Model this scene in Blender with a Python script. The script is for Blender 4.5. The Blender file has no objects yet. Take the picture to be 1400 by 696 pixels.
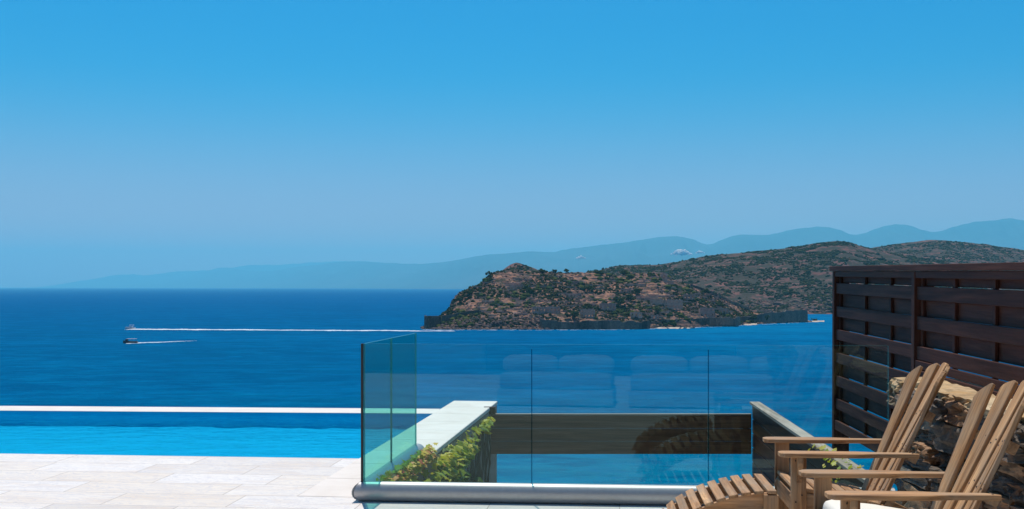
import bpy, bmesh, math, random
import numpy as np
from mathutils import Vector, Matrix
R = math.radians
random.seed(7)
sc = bpy.context.scene
COL = sc.collection

# ------------------------------------------------------------------ camera
F = 1500.0            # focal length in pixels of the 1400 px wide photograph
HC = 1.55             # eye height above the deck
SEA = -33.0
HZ = 392.0
cam = bpy.data.cameras.new('camera')
cam.sensor_width = 36.0
cam.lens = 36.0 * F / 1400.0
cam.shift_y = (HZ - 348.0) / 1400.0
cam.clip_start = 0.05
cam.clip_end = 200000.0
camo = bpy.data.objects.new('camera', cam)
COL.objects.link(camo)
camo.location = (0, 0, HC)
camo.rotation_euler = (R(90), 0, 0)
sc.camera = camo

# ------------------------------------------------------------------ light
SUN_EL, SUN_AZ = 69.0, -12.0       # azimuth measured from +Y towards +X
world = bpy.data.worlds.new('World')
sc.world = world
world.use_nodes = True
nt = world.node_tree
nt.nodes.clear()
wo = nt.nodes.new('ShaderNodeOutputWorld')
bg = nt.nodes.new('ShaderNodeBackground')
sky = nt.nodes.new('ShaderNodeTexSky')
sky.sky_type = 'NISHITA'
sky.sun_disc = False
sky.sun_elevation = R(SUN_EL)
sky.sun_rotation = R(SUN_AZ)
sky.altitude = 0
sky.air_density = 1.3
sky.dust_density = 0.5
sky.ozone_density = 3.0
# colour of the air: paler near the horizon, deeper overhead
wtc = nt.nodes.new('ShaderNodeTexCoord')
wsp = nt.nodes.new('ShaderNodeSeparateXYZ'); nt.links.new(wtc.outputs['Generated'], wsp.inputs[0])
wmr = nt.nodes.new('ShaderNodeMapRange'); nt.links.new(wsp.outputs[2], wmr.inputs[0])
wmr.inputs[1].default_value = 0.0; wmr.inputs[2].default_value = 0.5
TINT = [(0.0, (1.0, 0.57, 0.85)), (0.10, (0.78, 0.57, 0.86)), (0.25, (0.24, 0.59, 0.90)), (0.38, (0.0, 0.56, 0.93)), (0.62, (0.0, 0.55, 0.93)), (1.0, (0.34, 0.52, 0.68))]
wcr = nt.nodes.new('ShaderNodeValToRGB'); nt.links.new(wmr.outputs[0], wcr.inputs[0])
wel = wcr.color_ramp.elements
wcr.color_ramp.interpolation = 'B_SPLINE' if len(TINT) > 2 else 'LINEAR'
while len(wel) < len(TINT): wel.new(0.5)
for _e, (_p, _c) in zip(wel, TINT):
    _e.position = _p; _e.color = (*_c, 1)
wmx = nt.nodes.new('ShaderNodeMixRGB'); wmx.blend_type = 'MULTIPLY'; wmx.inputs[0].default_value = 1.0
nt.links.new(sky.outputs[0], wmx.inputs[1]); nt.links.new(wcr.outputs[0], wmx.inputs[2])
nt.links.new(wmx.outputs[0], bg.inputs['Color'])
bg.inputs['Strength'].default_value = 0.128
nt.links.new(bg.outputs[0], wo.inputs['Surface'])

sl = bpy.data.lights.new('sun', 'SUN')
sl.energy = 5.0
sl.angle = R(0.5)
sl.color = (1.0, 0.92, 0.84)
so = bpy.data.objects.new('sun', sl)
COL.objects.link(so)
az, el = R(SUN_AZ), R(SUN_EL)
sdir = Vector((math.sin(az) * math.cos(el), math.cos(az) * math.cos(el), math.sin(el)))
so.rotation_euler = sdir.to_track_quat('Z', 'Y').to_euler()
so.location = (0, 0, 30)

sc.view_settings.view_transform = 'Standard'
sc.view_settings.look = 'None'
sc.view_settings.gamma = 1
sc.view_settings.exposure = -0.2
sc.view_settings.use_curve_mapping = False
sc.render.engine = 'CYCLES'
cy = sc.cycles
cy.use_denoising = True
cy.max_bounces = 10
cy.transparent_max_bounces = 24
cy.diffuse_bounces = 3
cy.glossy_bounces = 4
cy.volume_bounces = 3
cy.caustics_reflective = False
cy.caustics_refractive = False

# ------------------------------------------------------------------ helpers
def W(px, py, y):
    return Vector(((px - 700) * y / F, y, HC - (py - HZ) * y / F))
def G(px, py, z=0.0):
    y = (HC - z) * F / (py - HZ)
    return Vector(((px - 700) * y / F, y, z))

def tag(o, label=None, cat=None, group=None, kind=None):
    if label: o['label'] = label
    if cat: o['category'] = cat
    if group: o['group'] = group
    if kind: o['kind'] = kind
    return o

def empty(name, loc=(0, 0, 0), rz=0.0, label=None, cat=None, group=None):
    o = bpy.data.objects.new(name, None)
    COL.objects.link(o)
    o.empty_display_size = 0.2
    o.location = loc
    o.rotation_euler = (0, 0, rz)
    return tag(o, label, cat, group)

def copy_tree(o, parent=None):
    c = o.copy()
    COL.objects.link(c)
    if parent is not None:
        c.parent = parent
    for ch in list(o.children):
        copy_tree(ch, c)
    return c

class MB:
    """collects solid shapes and links them as one mesh object; 'gr' holds grain coordinates, 'rnd' a random value per piece"""
    def __init__(s):
        s.v = []; s.f = []; s.g = []; s.r = []; s.sm = []
    def add(s, verts, faces, grain=None, rnd=None, smooth=False):
        b = len(s.v)
        off = Vector((random.uniform(-20, 20), random.uniform(-20, 20), random.uniform(-20, 20)))
        rr = random.random() if rnd is None else rnd
        for i, p in enumerate(verts):
            s.v.append(tuple(p))
            g = Vector(grain[i]) if grain is not None else Vector(p)
            s.g.append(tuple(g + off))
            s.r.append(rr)
        for fc in faces:
            s.f.append(tuple(b + k for k in fc))
            s.sm.append(smooth)
    def box(s, c, size, M=None, ch=0.0, grain_axis=0, rnd=None):
        """box centred on c, M a 3x3 rotation; chamfered by ch; grain runs along grain_axis"""
        c = Vector(c)
        h = [size[0] / 2, size[1] / 2, size[2] / 2]
        ch = min(ch, min(h) * 0.45)
        loc = []; faces = []
        if ch <= 0:
            idx = {}
            for sx in (-1, 1):
                for sy in (-1, 1):
                    for sz in (-1, 1):
                        idx[(sx, sy, sz)] = len(loc)
                        loc.append(Vector((sx * h[0], sy * h[1], sz * h[2])))
            for ax in range(3):
                for sg in (-1, 1):
                    o1, o2 = [a for a in range(3) if a != ax]
                    q = []
                    for (p1, p2) in ((-1, -1), (1, -1), (1, 1), (-1, 1)):
                        k = [0, 0, 0]; k[ax] = sg; k[o1] = p1; k[o2] = p2
                        q.append(idx[tuple(k)])
                    faces.append(q)
        else:
            idx = {}
            for sx in (-1, 1):
                for sy in (-1, 1):
                    for sz in (-1, 1):
                        sg = (sx, sy, sz)
                        for ax in range(3):
                            p = [sg[k] * (h[k] if k == ax else h[k] - ch) for k in range(3)]
                            idx[(sx, sy, sz, ax)] = len(loc)
                            loc.append(Vector(p))
            for ax in range(3):
                o1, o2 = [a for a in range(3) if a != ax]
                for sg in (-1, 1):
                    q = []
                    for (p1, p2) in ((-1, -1), (1, -1), (1, 1), (-1, 1)):
                        k = [0, 0, 0]; k[ax] = sg; k[o1] = p1; k[o2] = p2
                        q.append(idx[tuple(k) + (ax,)])
                    faces.append(q)
            for ax in range(3):          # edges parallel to ax
                o1, o2 = [a for a in range(3) if a != ax]
                for s1 in (-1, 1):
                    for s2 in (-1, 1):
                        k1 = [0, 0, 0]; k1[ax] = -1; k1[o1] = s1; k1[o2] = s2
                        k2 = list(k1); k2[ax] = 1
                        faces.append([idx[tuple(k1) + (o1,)], idx[tuple(k2) + (o1,)], idx[tuple(k2) + (o2,)], idx[tuple(k1) + (o2,)]])
            for sx in (-1, 1):
                for sy in (-1, 1):
                    for sz in (-1, 1):
                        faces.append([idx[(sx, sy, sz, 0)], idx[(sx, sy, sz, 1)], idx[(sx, sy, sz, 2)]])
        order = {0: (0, 1, 2), 1: (1, 0, 2), 2: (2, 0, 1)}[grain_axis]
        grain = [(p[order[0]], p[order[1]], p[order[2]]) for p in loc]
        pts = [(M @ p if M is not None else p) + c for p in loc]
        s.add(pts, faces, grain, rnd)
        return s
    def bar(s, a, b, w, t, up=(0, 0, 1), ch=0.0, rnd=None):
        """a board from a to b: w wide sideways, t thick along up"""
        a = Vector(a); b = Vector(b)
        x = (b - a).normalized(); u = Vector(up)
        y = u.cross(x).normalized(); z = x.cross(y)
        M = Matrix((x, y, z)).transposed()
        return s.box((a + b) / 2, ((b - a).length, w, t), M, ch, 0, rnd)
    def prism(s, outline, t, T, ch=0.0, rnd=None):
        """outline (u, v) extruded +-t/2 along w; T maps (u, v, w) to the object's space; grain along v"""
        n = len(outline)
        if ch > 0:
            cx = sum(p[0] for p in outline) / n; cyy = sum(p[1] for p in outline) / n
            ins = []
            for i, p in enumerate(outline):
                a = Vector(outline[i - 1]); b = Vector(outline[(i + 1) % n]); q = Vector(p)
                tg = (b - a)
                nn = Vector((tg.y, -tg.x))
                if nn.length > 1e-9: nn.normalize()
                if nn.dot(q - Vector((cx, cyy))) < 0 and False: nn = -nn
                ins.append((p[0] - nn.x * ch * s.area_sign(outline), p[1] - nn.y * ch * s.area_sign(outline)))
            rings = [(ins, -t / 2), (outline, -t / 2 + ch), (outline, t / 2 - ch), (ins, t / 2)]
        else:
            rings = [(outline, -t / 2), (outline, t / 2)]
        loc = []
        for rg, w in rings:
            loc += [Vector((p[0], p[1], w)) for p in rg]
        faces = []
        m = len(rings)
        for k in range(m - 1):
            for i in range(n):
                j = (i + 1) % n
                faces.append([k * n + i, k * n + j, (k + 1) * n + j, (k + 1) * n + i])
        faces.append(list(range(n))[::-1]); faces.append([(m - 1) * n + i for i in range(n)])
        s.add([T(p) for p in loc], faces, [(p.y, p.x, p.z) for p in loc], rnd)
        return s
    @staticmethod
    def area_sign(o):
        a = sum(o[i - 1][0] * o[i][1] - o[i][0] * o[i - 1][1] for i in range(len(o)))
        return 1 if a > 0 else -1
    def tube(s, pts, rad, n=10, caps=True, rnd=None, smooth=True):
        pts = [Vector(p) for p in pts]
        if not hasattr(rad, '__len__'): rad = [rad] * len(pts)
        loc = []; faces = []; gr = []
        L = 0
        ref = Vector((0, 0, 1))
        for i, p in enumerate(pts):
            d = (pts[min(i + 1, len(pts) - 1)] - pts[max(i - 1, 0)]).normalized()
            rf = ref if abs(d.dot(ref)) < 0.95 else Vector((1, 0, 0))
            a = d.cross(rf).normalized(); b = d.cross(a)
            if i: L += (p - pts[i - 1]).length
            for k in range(n):
                t = 2 * math.pi * k / n
                loc.append(p + (a * math.cos(t) + b * math.sin(t)) * rad[i])
                gr.append((L, math.cos(t) * rad[i], math.sin(t) * rad[i]))
        for i in range(len(pts) - 1):
            for k in range(n):
                j = (k + 1) % n
                faces.append([i * n + k, i * n + j, (i + 1) * n + j, (i + 1) * n + k])
        s.add(loc, faces, gr, rnd, smooth)
        if caps:
            s.add(loc[:n], [list(range(n))], None, rnd); s.add(loc[-n:], [list(range(n))], None, rnd)
        return s
    def build(s, name, mat, parent=None, fix=True, loc=None, extra=None):
        nf = len(s.f)
        if extra is not None: s.add(extra[0].v, extra[0].f)
        me = bpy.data.meshes.new(name)
        me.from_pydata(s.v, [], s.f)
        at = me.attributes.new('gr', 'FLOAT_VECTOR', 'POINT')
        at.data.foreach_set('vector', np.array(s.g, dtype=np.float32).ravel())
        a2 = me.attributes.new('rnd', 'FLOAT', 'POINT')
        a2.data.foreach_set('value', np.array(s.r, dtype=np.float32))
        me.polygons.foreach_set('use_smooth', s.sm)
        if fix:
            bm = bmesh.new(); bm.from_mesh(me)
            bmesh.ops.recalc_face_normals(bm, faces=bm.faces)
            bm.to_mesh(me); bm.free()
        me.materials.append(mat)
        if extra is not None:
            me.materials.append(extra[1])
            for p in me.polygons[nf:]: p.material_index = 1
        o = bpy.data.objects.new(name, me)
        COL.objects.link(o)
        if parent is not None: o.parent = parent
        if loc is not None: o.location = loc
        return o

# numpy value noise
def _hash(ix, iy, seed):
    h = (ix * 374761393 + iy * 668265263 + seed * 1442695041) & 0xffffffff
    h = ((h ^ (h >> 13)) * 1274126177) & 0xffffffff
    return ((h ^ (h >> 16)) & 0xffff) / 65535.0
def vnoise(x, y, seed=0):
    x = np.asarray(x, dtype=np.float64); y = np.asarray(y, dtype=np.float64)
    ix = np.floor(x).astype(np.int64); iy = np.floor(y).astype(np.int64)
    fx = x - ix; fy = y - iy
    fx = fx * fx * (3 - 2 * fx); fy = fy * fy * (3 - 2 * fy)
    a = _hash(ix, iy, seed); b = _hash(ix + 1, iy, seed); c = _hash(ix, iy + 1, seed); d = _hash(ix + 1, iy + 1, seed)
    return (a * (1 - fx) + b * fx) * (1 - fy) + (c * (1 - fx) + d * fx) * fy
def fbm(x, y, oct=5, seed=0):
    s = 0; a = 0.5; t = 0
    for k in range(oct):
        s = s + a * vnoise(np.asarray(x) * 2 ** k + 17.3 * k, np.asarray(y) * 2 ** k - 9.1 * k, seed + k)
        t += a; a *= 0.5
    return s / t

def grid_mesh(name, X, Y, Z, mat, smooth=True):
    ny, nx = X.shape
    v = np.stack([X.ravel(), Y.ravel(), Z.ravel()], 1)
    i = np.arange(ny * nx).reshape(ny, nx)
    f = np.stack([i[:-1, :-1].ravel(), i[:-1, 1:].ravel(), i[1:, 1:].ravel(), i[1:, :-1].ravel()], 1)
    me = bpy.data.meshes.new(name)
    me.from_pydata(v.tolist(), [], f.tolist())
    me.polygons.foreach_set('use_smooth', [smooth] * len(f))
    me.materials.append(mat)
    o = bpy.data.objects.new(name, me)
    COL.objects.link(o)
    return o

# ------------------------------------------------------------------ materials
class NG:
    def __init__(s, name):
        s.m = bpy.data.materials.new(name)
        s.m.use_nodes = True
        s.t = s.m.node_tree
        s.t.nodes.clear()
        s.out = s.t.nodes.new('ShaderNodeOutputMaterial')
    def n(s, kind, **kw):
        nd = s.t.nodes.new(kind)
        for k, v in kw.items():
            if k in ('op',): nd.operation = v
            elif hasattr(nd, k): setattr(nd, k, v)
        return nd
    def set(s, nd, **kw):
        for k, v in kw.items():
            key = k.replace('_', ' ')
            for inp in nd.inputs:
                if inp.name.lower() == key.lower():
                    if isinstance(v, bpy.types.NodeSocket): s.t.links.new(v, inp)
                    else: inp.default_value = v
                    break
            else:
                raise KeyError(k)
        return nd
    def link(s, a, b): s.t.links.new(a, b)
    def coord(s, which='Object', scale=(1, 1, 1)):
        if which == 'gr' :
            a = s.n('ShaderNodeAttribute', attribute_name='gr'); o = a.outputs['Vector']
        else:
            a = s.n('ShaderNodeTexCoord'); o = a.outputs[which]
        mp = s.n('ShaderNodeMapping'); s.link(o, mp.inputs['Vector']); mp.inputs['Scale'].default_value = scale
        return mp.outputs[0]
    def noise(s, vec, scale, detail=4, rough=0.55, dist=0.0):
        nd = s.n('ShaderNodeTexNoise'); s.link(vec, nd.inputs['Vector'])
        nd.inputs['Scale'].default_value = scale; nd.inputs['Detail'].default_value = detail
        nd.inputs['Roughness'].default_value = rough; nd.inputs['Distortion'].default_value = dist
        return nd.outputs['Fac']
    def ramp(s, fac, stops):
        nd = s.n('ShaderNodeValToRGB'); s.link(fac, nd.inputs[0])
        el = nd.color_ramp.elements
        while len(el) < len(stops): el.new(0.5)
        for e, (p, c) in zip(el, stops):
            e.position = p
            e.color = (c, c, c, 1) if not hasattr(c, '__len__') else (*c, 1)
        return nd.outputs[0]
    def mix(s, fac, a, b, mode='MIX'):
        nd = s.n('ShaderNodeMixRGB', blend_type=mode)
        for sock, v in zip(nd.inputs, (fac, a, b)):
            if isinstance(v, bpy.types.NodeSocket): s.link(v, sock)
            elif hasattr(v, '__len__'): sock.default_value = (*v, 1)
            else: sock.default_value = v
        return nd.outputs[0]
    def math(s, op, a, b=0.0, c=None):
        nd = s.n('ShaderNodeMath', op=op)
        for sock, v in zip(nd.inputs, (a, b, c)):
            if v is None: continue
            if isinstance(v, bpy.types.NodeSocket): s.link(v, sock)
            else: sock.default_value = v
        return nd.outputs[0]
    def bump(s, h, strength=0.3, dist=0.02):
        nd = s.n('ShaderNodeBump'); s.link(h, nd.inputs['Height'])
        nd.inputs['Strength'].default_value = strength; nd.inputs['Distance'].default_value = dist
        return nd.outputs[0]
    def bsdf(s, color, rough=0.6, spec=0.5, normal=None, metal=0.0):
        b = s.n('ShaderNodeBsdfPrincipled')
        for k, v in (('Base Color', color), ('Roughness', rough), ('Metallic', metal), ('Specular IOR Level', spec)):
            if isinstance(v, bpy.types.NodeSocket): s.link(v, b.inputs[k])
            elif hasattr(v, '__len__'): b.inputs[k].default_value = (*v, 1)
            else: b.inputs[k].default_value = v
        if normal is not None: s.link(normal, b.inputs['Normal'])
        return b.outputs[0]
    def done(s, sh):
        s.link(sh, s.out.inputs['Surface']); return s.m

def mat_wood(name, c_dark, c_mid, c_light, rough=0.65, gscale=1.0, bump=0.35, spec=0.3, weather=None):
    g = NG(name)
    v = g.coord('gr', (1.6 * gscale, 28 * gscale, 28 * gscale))
    n1 = g.noise(v, 1.0, 6, 0.6, 0.6)
    v2 = g.coord('gr', (5 * gscale, 120 * gscale, 120 * gscale))
    n2 = g.noise(v2, 1.0, 3, 0.6)
    c = g.ramp(n1, [(0.28, c_dark), (0.5, c_mid), (0.72, c_light)])
    at = g.n('ShaderNodeAttribute', attribute_name='rnd')
    br = g.math('MULTIPLY_ADD', at.outputs['Fac'], 0.4, 0.8)
    f = g.ramp(n2, [(0.3, 0.72), (0.6, 1.06)])
    c = g.mix(1.0, c, f, 'MULTIPLY')
    cb = g.n('ShaderNodeCombineXYZ')
    for k in range(3): g.link(br, cb.inputs[k])
    c = g.mix(1.0, c, cb.outputs[0], 'MULTIPLY')
    if weather:
        v3 = g.coord('gr', (3, 6, 6))
        w = g.ramp(g.noise(v3, 1.0, 5, 0.6), [(0.42, 0.0), (0.66, 0.7)])
        c = g.mix(w, c, weather)
        dk = g.ramp(g.noise(g.coord('gr', (1.2, 9, 9)), 1.3, 6, 0.7), [(0.28, 0.55), (0.42, 0.0)])
        c = g.mix(dk, c, (0.09, 0.055, 0.035))
    nb = g.bump(g.math('ADD', n2, g.math('MULTIPLY', n1, 0.7)), bump, 0.004)
    return g.done(g.bsdf(c, rough, spec, nb))

def mat_plain(name, color, rough=0.6, spec=0.5, metal=0.0, var=0.12, scale=4.0, bump=0.0):
    g = NG(name)
    v = g.coord('Object')
    n = g.noise(v, scale, 5, 0.6)
    lo = tuple(c * (1 - var) for c in color); hi = tuple(min(1, c * (1 + var)) for c in color)
    c = g.ramp(n, [(0.3, lo), (0.7, hi)])
    nb = g.bump(n, bump, 0.01) if bump else None
    return g.done(g.bsdf(c, rough, spec, nb, metal))

M = {}
M['teak'] = mat_wood('weathered_teak', (0.15, 0.070, 0.028), (0.44, 0.235, 0.102), (0.64, 0.38, 0.18), 0.62, weather=(0.36, 0.275, 0.185))
M['fence'] = mat_wood('dark_stained_timber', (0.040, 0.014, 0.009), (0.078, 0.029, 0.019), (0.12, 0.048, 0.031), 0.6, 0.6, 0.3, 0.15)
M['lowwood'] = mat_wood('brown_plank', (0.15, 0.05, 0.024), (0.26, 0.10, 0.052), (0.34, 0.145, 0.08), 0.6, 0.5, 0.3)
M['greywood'] = mat_wood('silvered_timber', (0.16, 0.12, 0.09), (0.36, 0.30, 0.24), (0.5, 0.44, 0.37), 0.75, 0.5, 0.6)
M['screw'] = mat_plain('dull_screw', (0.05, 0.04, 0.035), 0.4, 0.5, 0.7)
M['alu'] = mat_plain('brushed_aluminium', (0.46, 0.455, 0.45), 0.42, 0.5, 0.45, 0.05, 30)
M['bedding'] = mat_plain('sand_bedding', (0.42, 0.40, 0.36), 0.9, 0.2, 0, 0.06, 6, 0.15)
M['cushion'] = mat_plain('white_canvas', (0.80, 0.77, 0.68), 0.9, 0.2, 0, 0.04, 6, 0.15)
M['black'] = mat_plain('black_seal', (0.012, 0.012, 0.012), 0.5)
M['render'] = mat_plain('grey_render', (0.30, 0.26, 0.23), 0.9, 0.2, 0, 0.25, 5, 0.3)
M['housewall'] = mat_plain('house_render', (0.55, 0.50, 0.44), 0.9, 0.2, 0, 0.08, 3, 0.1)
M['darkglass'] = mat_plain('dark_room_glass', (0.02, 0.025, 0.03), 0.08, 0.5)

def mat_paving():
    g = NG('marble_paving')
    tc = g.n('ShaderNodeTexCoord')
    mp = g.n('ShaderNodeMapping'); g.link(tc.outputs['Object'], mp.inputs['Vector'])
    mp.inputs['Rotation'].default_value = (0, 0, R(5.6))
    v = mp.outputs[0]
    br = g.n('ShaderNodeTexBrick')
    g.link(v, br.inputs['Vector'])
    br.offset = 0.37; br.offset_frequency = 2; br.squash = 1.35; br.squash_frequency = 3
    g.set(br, Color1=(0, 0, 0, 1), Color2=(1, 1, 1, 1), Mortar=(0.5, 0.5, 0.5, 1))
    for k, x in (('Scale', 1.0), ('Mortar Size', 0.004), ('Mortar Smooth', 0.1), ('Bias', 0.0), ('Brick Width', 0.92), ('Row Height', 0.44)):
        br.inputs[k].default_value = x
    # veins stretched along the slab, broken between slabs by the slab's own value
    sh = g.n('ShaderNodeVectorMath', op='MULTIPLY_ADD')
    g.link(br.outputs['Color'], sh.inputs[0]); sh.inputs[1].default_value = (13, 7, 5); g.link(v, sh.inputs[2])
    mp2 = g.n('ShaderNodeMapping'); g.link(sh.outputs[0], mp2.inputs['Vector']); mp2.inputs['Scale'].default_value = (1.0, 3.4, 1)
    n1 = g.noise(mp2.outputs[0], 1.3, 7, 0.6, 1.2)
    n2 = g.noise(mp2.outputs[0], 3.5, 6, 0.65, 2.2)
    c = g.ramp(br.outputs['Color'], [(0.0, (0.66, 0.61, 0.55)), (0.35, (0.80, 0.765, 0.72)), (0.65, (0.76, 0.69, 0.60)), (1.0, (0.82, 0.79, 0.75))])
    c = g.mix(g.ramp(n1, [(0.46, 0.0), (0.7, 0.6)]), c, (0.66, 0.55, 0.45))
    vein = g.ramp(n2, [(0.46, 0.0), (0.5, 0.75), (0.54, 0.0)])
    c = g.mix(vein, c, (0.52, 0.52, 0.56))
    c = g.mix(g.ramp(br.outputs['Fac'], [(0.0, 0.0), (1.0, 0.75)]), c, (0.38, 0.33, 0.28))
    nb = g.bump(g.math('SUBTRACT', g.math('MULTIPLY', n2, 0.15), br.outputs['Fac']), 0.35, 0.003)
    return g.done(g.bsdf(c, 0.7, 0.25, nb))
M['paving'] = mat_paving()

def mat_coping():
    g = NG('pale_coping_stone')
    v = g.coord('Object', (1, 1, 1))
    n = g.noise(v, 2.2, 7, 0.62, 0.8)
    c = g.ramp(n, [(0.3, (0.72, 0.655, 0.585)), (0.7, (0.83, 0.77, 0.71))])
    return g.done(g.bsdf(c, 0.65, 0.25, g.bump(n, 0.1, 0.01)))
M['coping'] = mat_coping()

def mat_glass(name, tint, refl=1.0):
    """architectural glass: tinted straight-through light plus an angle-dependent mirror reflection"""
    g = NG(name)
    geo = g.n('ShaderNodeNewGeometry')
    dt = g.n('ShaderNodeVectorMath', op='DOT_PRODUCT')
    g.link(geo.outputs['Incoming'], dt.inputs[0]); g.link(geo.outputs['Normal'], dt.inputs[1])
    a = g.math('ABSOLUTE', dt.outputs['Value'])
    p = g.math('POWER', g.math('SUBTRACT', 1.0, a), 5.0)
    fr = g.math('MULTIPLY', g.math('MULTIPLY_ADD', p, 0.96, 0.04), refl)
    tr = g.n('ShaderNodeBsdfTransparent'); tr.inputs[0].default_value = (*tint, 1)
    gl = g.n('ShaderNodeBsdfGlossy'); gl.inputs['Roughness'].default_value = 0.0
    gl.inputs['Color'].default_value = (0.66, 0.95, 0.90, 1)
    mx = g.n('ShaderNodeMixShader')
    g.link(fr, mx.inputs[0]); g.link(tr.outputs[0], mx.inputs[1]); g.link(gl.outputs[0], mx.inputs[2])
    return g.done(mx.outputs[0])
M['glass'] = mat_glass('clear_green_glass', (0.915, 0.985, 0.975), 0.6)
M['sideglass'] = mat_glass('green_side_glass', (0.50, 0.87, 0.82), 0.35)
def mat_edge():
    g = NG('polished_glass_edge')
    b = g.n('ShaderNodeBsdfPrincipled')
    b.inputs['Base Color'].default_value = (0.10, 0.42, 0.42, 1); b.inputs['Roughness'].default_value = 0.2
    tr = g.n('ShaderNodeBsdfTransparent'); tr.inputs[0].default_value = (0.2, 0.6, 0.6, 1)
    mx = g.n('ShaderNodeMixShader'); mx.inputs[0].default_value = 0.6
    g.link(tr.outputs[0], mx.inputs[1]); g.link(b.outputs[0], mx.inputs[2])
    return g.done(mx.outputs[0])
M['edge'] = mat_edge()
M['seal'] = mat_glass('clear_silicone', (0.40, 0.62, 0.68), 0.3)

def mat_poolwater():
    g = NG('pool_water')
    v = g.coord('Object', (1, 1.0, 1))
    n = g.noise(g.coord('Object', (0.7, 1.6, 1)), 1.9, 3, 0.5, 0.4)
    n2 = g.noise(g.coord('Object', (0.7, 1.6, 1)), 6.0, 3, 0.5, 0.3)
    nb = g.bump(g.math('ADD', n, g.math('MULTIPLY', n2, 0.5)), 1.0, 0.07)
    geo = g.n('ShaderNodeNewGeometry')
    dt = g.n('ShaderNodeVectorMath', op='DOT_PRODUCT')
    g.link(geo.outputs['Incoming'], dt.inputs[0]); g.link(nb, dt.inputs[1])
    a = g.math('ABSOLUTE', dt.outputs['Value'])
    p = g.math('POWER', g.math('SUBTRACT', 1.0, a), 5.0)
    fr = g.math('MINIMUM', g.math('MULTIPLY_ADD', p, 0.9, 0.02), 1.0)
    fr = g.math('MULTIPLY', fr, 0.95)
    tr = g.n('ShaderNodeBsdfTransparent'); tr.inputs[0].default_value = (0.40, 0.88, 0.97, 1)
    gl = g.n('ShaderNodeBsdfGlossy'); gl.inputs['Roughness'].default_value = 0.05; gl.inputs['Color'].default_value = (0.05, 0.92, 1.0, 1)
    g.link(nb, gl.inputs['Normal'])
    mx = g.n('ShaderNodeMixShader')
    g.link(fr, mx.inputs[0]); g.link(tr.outputs[0], mx.inputs[1]); g.link(gl.outputs[0], mx.inputs[2])
    return g.done(mx.outputs[0])
M['poolwater'] = mat_poolwater()
def mat_pooltile():
    g = NG('blue_mosaic')
    v = g.coord('Object', (1, 1, 1))
    n = g.noise(v, 2.4, 4, 0.6, 1.0)
    n2 = g.noise(v, 14, 2, 0.5, 1.0)  # finer variation puts water ripple light into the tile colour
    c = g.ramp(g.math('MULTIPLY_ADD', n2, 0.3, n), [(0.35, (0.0, 0.42, 0.66)), (0.9, (0.0, 0.54, 0.76))])
    return g.done(g.bsdf(c, 0.5, 0.3))
M['pooltile'] = mat_pooltile()

def mat_sea():
    g = NG('sea_water')
    geo = g.n('ShaderNodeNewGeometry')
    sp = g.n('ShaderNodeSeparateXYZ'); g.link(geo.outputs['Position'], sp.inputs[0])
    v = g.coord('Object', (1, 1, 1))
    vs = g.coord('Object', (0.35, 1, 1))
    big = g.noise(g.coord('Object', (0.25, 1, 1)), 0.006, 4, 0.6, 0.8)
    mid = g.noise(g.coord('Object', (0.6, 1, 1)), 0.07, 8, 0.78, 0.3)
    swell = g.noise(g.coord('Object', (0.3, 1, 1)), 0.018, 6, 0.72, 0.5)
    near = g.noise(vs, 0.35, 4, 0.6, 0.4)
    # water colour: turquoise over the shallows near the coast, deep blue offshore
    dist = g.n('ShaderNodeVectorMath', op='LENGTH'); g.link(geo.outputs['Position'], dist.inputs[0])
    d = g.math('DIVIDE', dist.outputs['Value'], 2600.0)
    c = g.ramp(d, [(0.0, (0.0, 0.20, 0.28)), (0.082, (0.0, 0.20, 0.28)), (0.115, (0.0, 0.115, 0.225)), (0.15, (0.0, 0.062, 0.185)), (0.5, (0.0, 0.054, 0.20)), (1.0, (0.0, 0.053, 0.225))])
    # shallow bay on the right side of the island
    xx = g.math('DIVIDE', g.math('SUBTRACT', sp.outputs[0], g.math('MULTIPLY', sp.outputs[1], -0.02)), sp.outputs[1])
    shal = g.ramp(xx, [(0.05, 0.0), (0.20, 1.0)])
    yy = g.ramp(d, [(0.14, 0.0), (0.34, 1.0)])
    c = g.mix(g.math('MULTIPLY', g.math('MULTIPLY', shal, yy), 0.8), c, (0.001, 0.175, 0.36))
    c = g.mix(g.ramp(big, [(0.35, 0.0), (0.7, 0.45)]), c, (0.0005, 0.055, 0.20))
    c = g.mix(g.ramp(swell, [(0.40, 0.45), (0.52, 0.0)]), c, (0.0, 0.040, 0.145))  # from here the light and dark of swell and ripples go into the colour
    c = g.mix(g.ramp(swell, [(0.50, 0.0), (0.64, 0.45)]), c, (0.0, 0.105, 0.28))
    c = g.mix(g.ramp(mid, [(0.40, 0.6), (0.50, 0.0)]), c, (0.0, 0.038, 0.14))
    c = g.mix(g.ramp(mid, [(0.50, 0.0), (0.62, 0.6)]), c, (0.001, 0.12, 0.30))
    c = g.mix(g.ramp(near, [(0.40, 0.30), (0.55, 0.0)]), c, (0.0, 0.05, 0.15))
    c = g.mix(g.ramp(near, [(0.55, 0.0), (0.75, 0.35)]), c, (0.0, 0.14, 0.32))
    h = g.math('ADD', g.math('MULTIPLY', mid, 3.0), near)
    nb = g.bump(h, 0.6, 1.6)
    df = g.n('ShaderNodeBsdfDiffuse'); g.link(c, df.inputs[0]); g.link(nb, df.inputs['Normal'])
    gl = g.n('ShaderNodeBsdfGlossy'); gl.inputs['Roughness'].default_value = 0.4
    gl.inputs['Color'].default_value = (0.0, 0.5, 0.85, 1); g.link(nb, gl.inputs['Normal'])
    mx = g.n('ShaderNodeMixShader'); mx.inputs[0].default_value = 0.08
    g.link(df.outputs[0], mx.inputs[1]); g.link(gl.outputs[0], mx.inputs[2])
    return g.done(mx.outputs[0])
M['sea'] = mat_sea()

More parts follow.
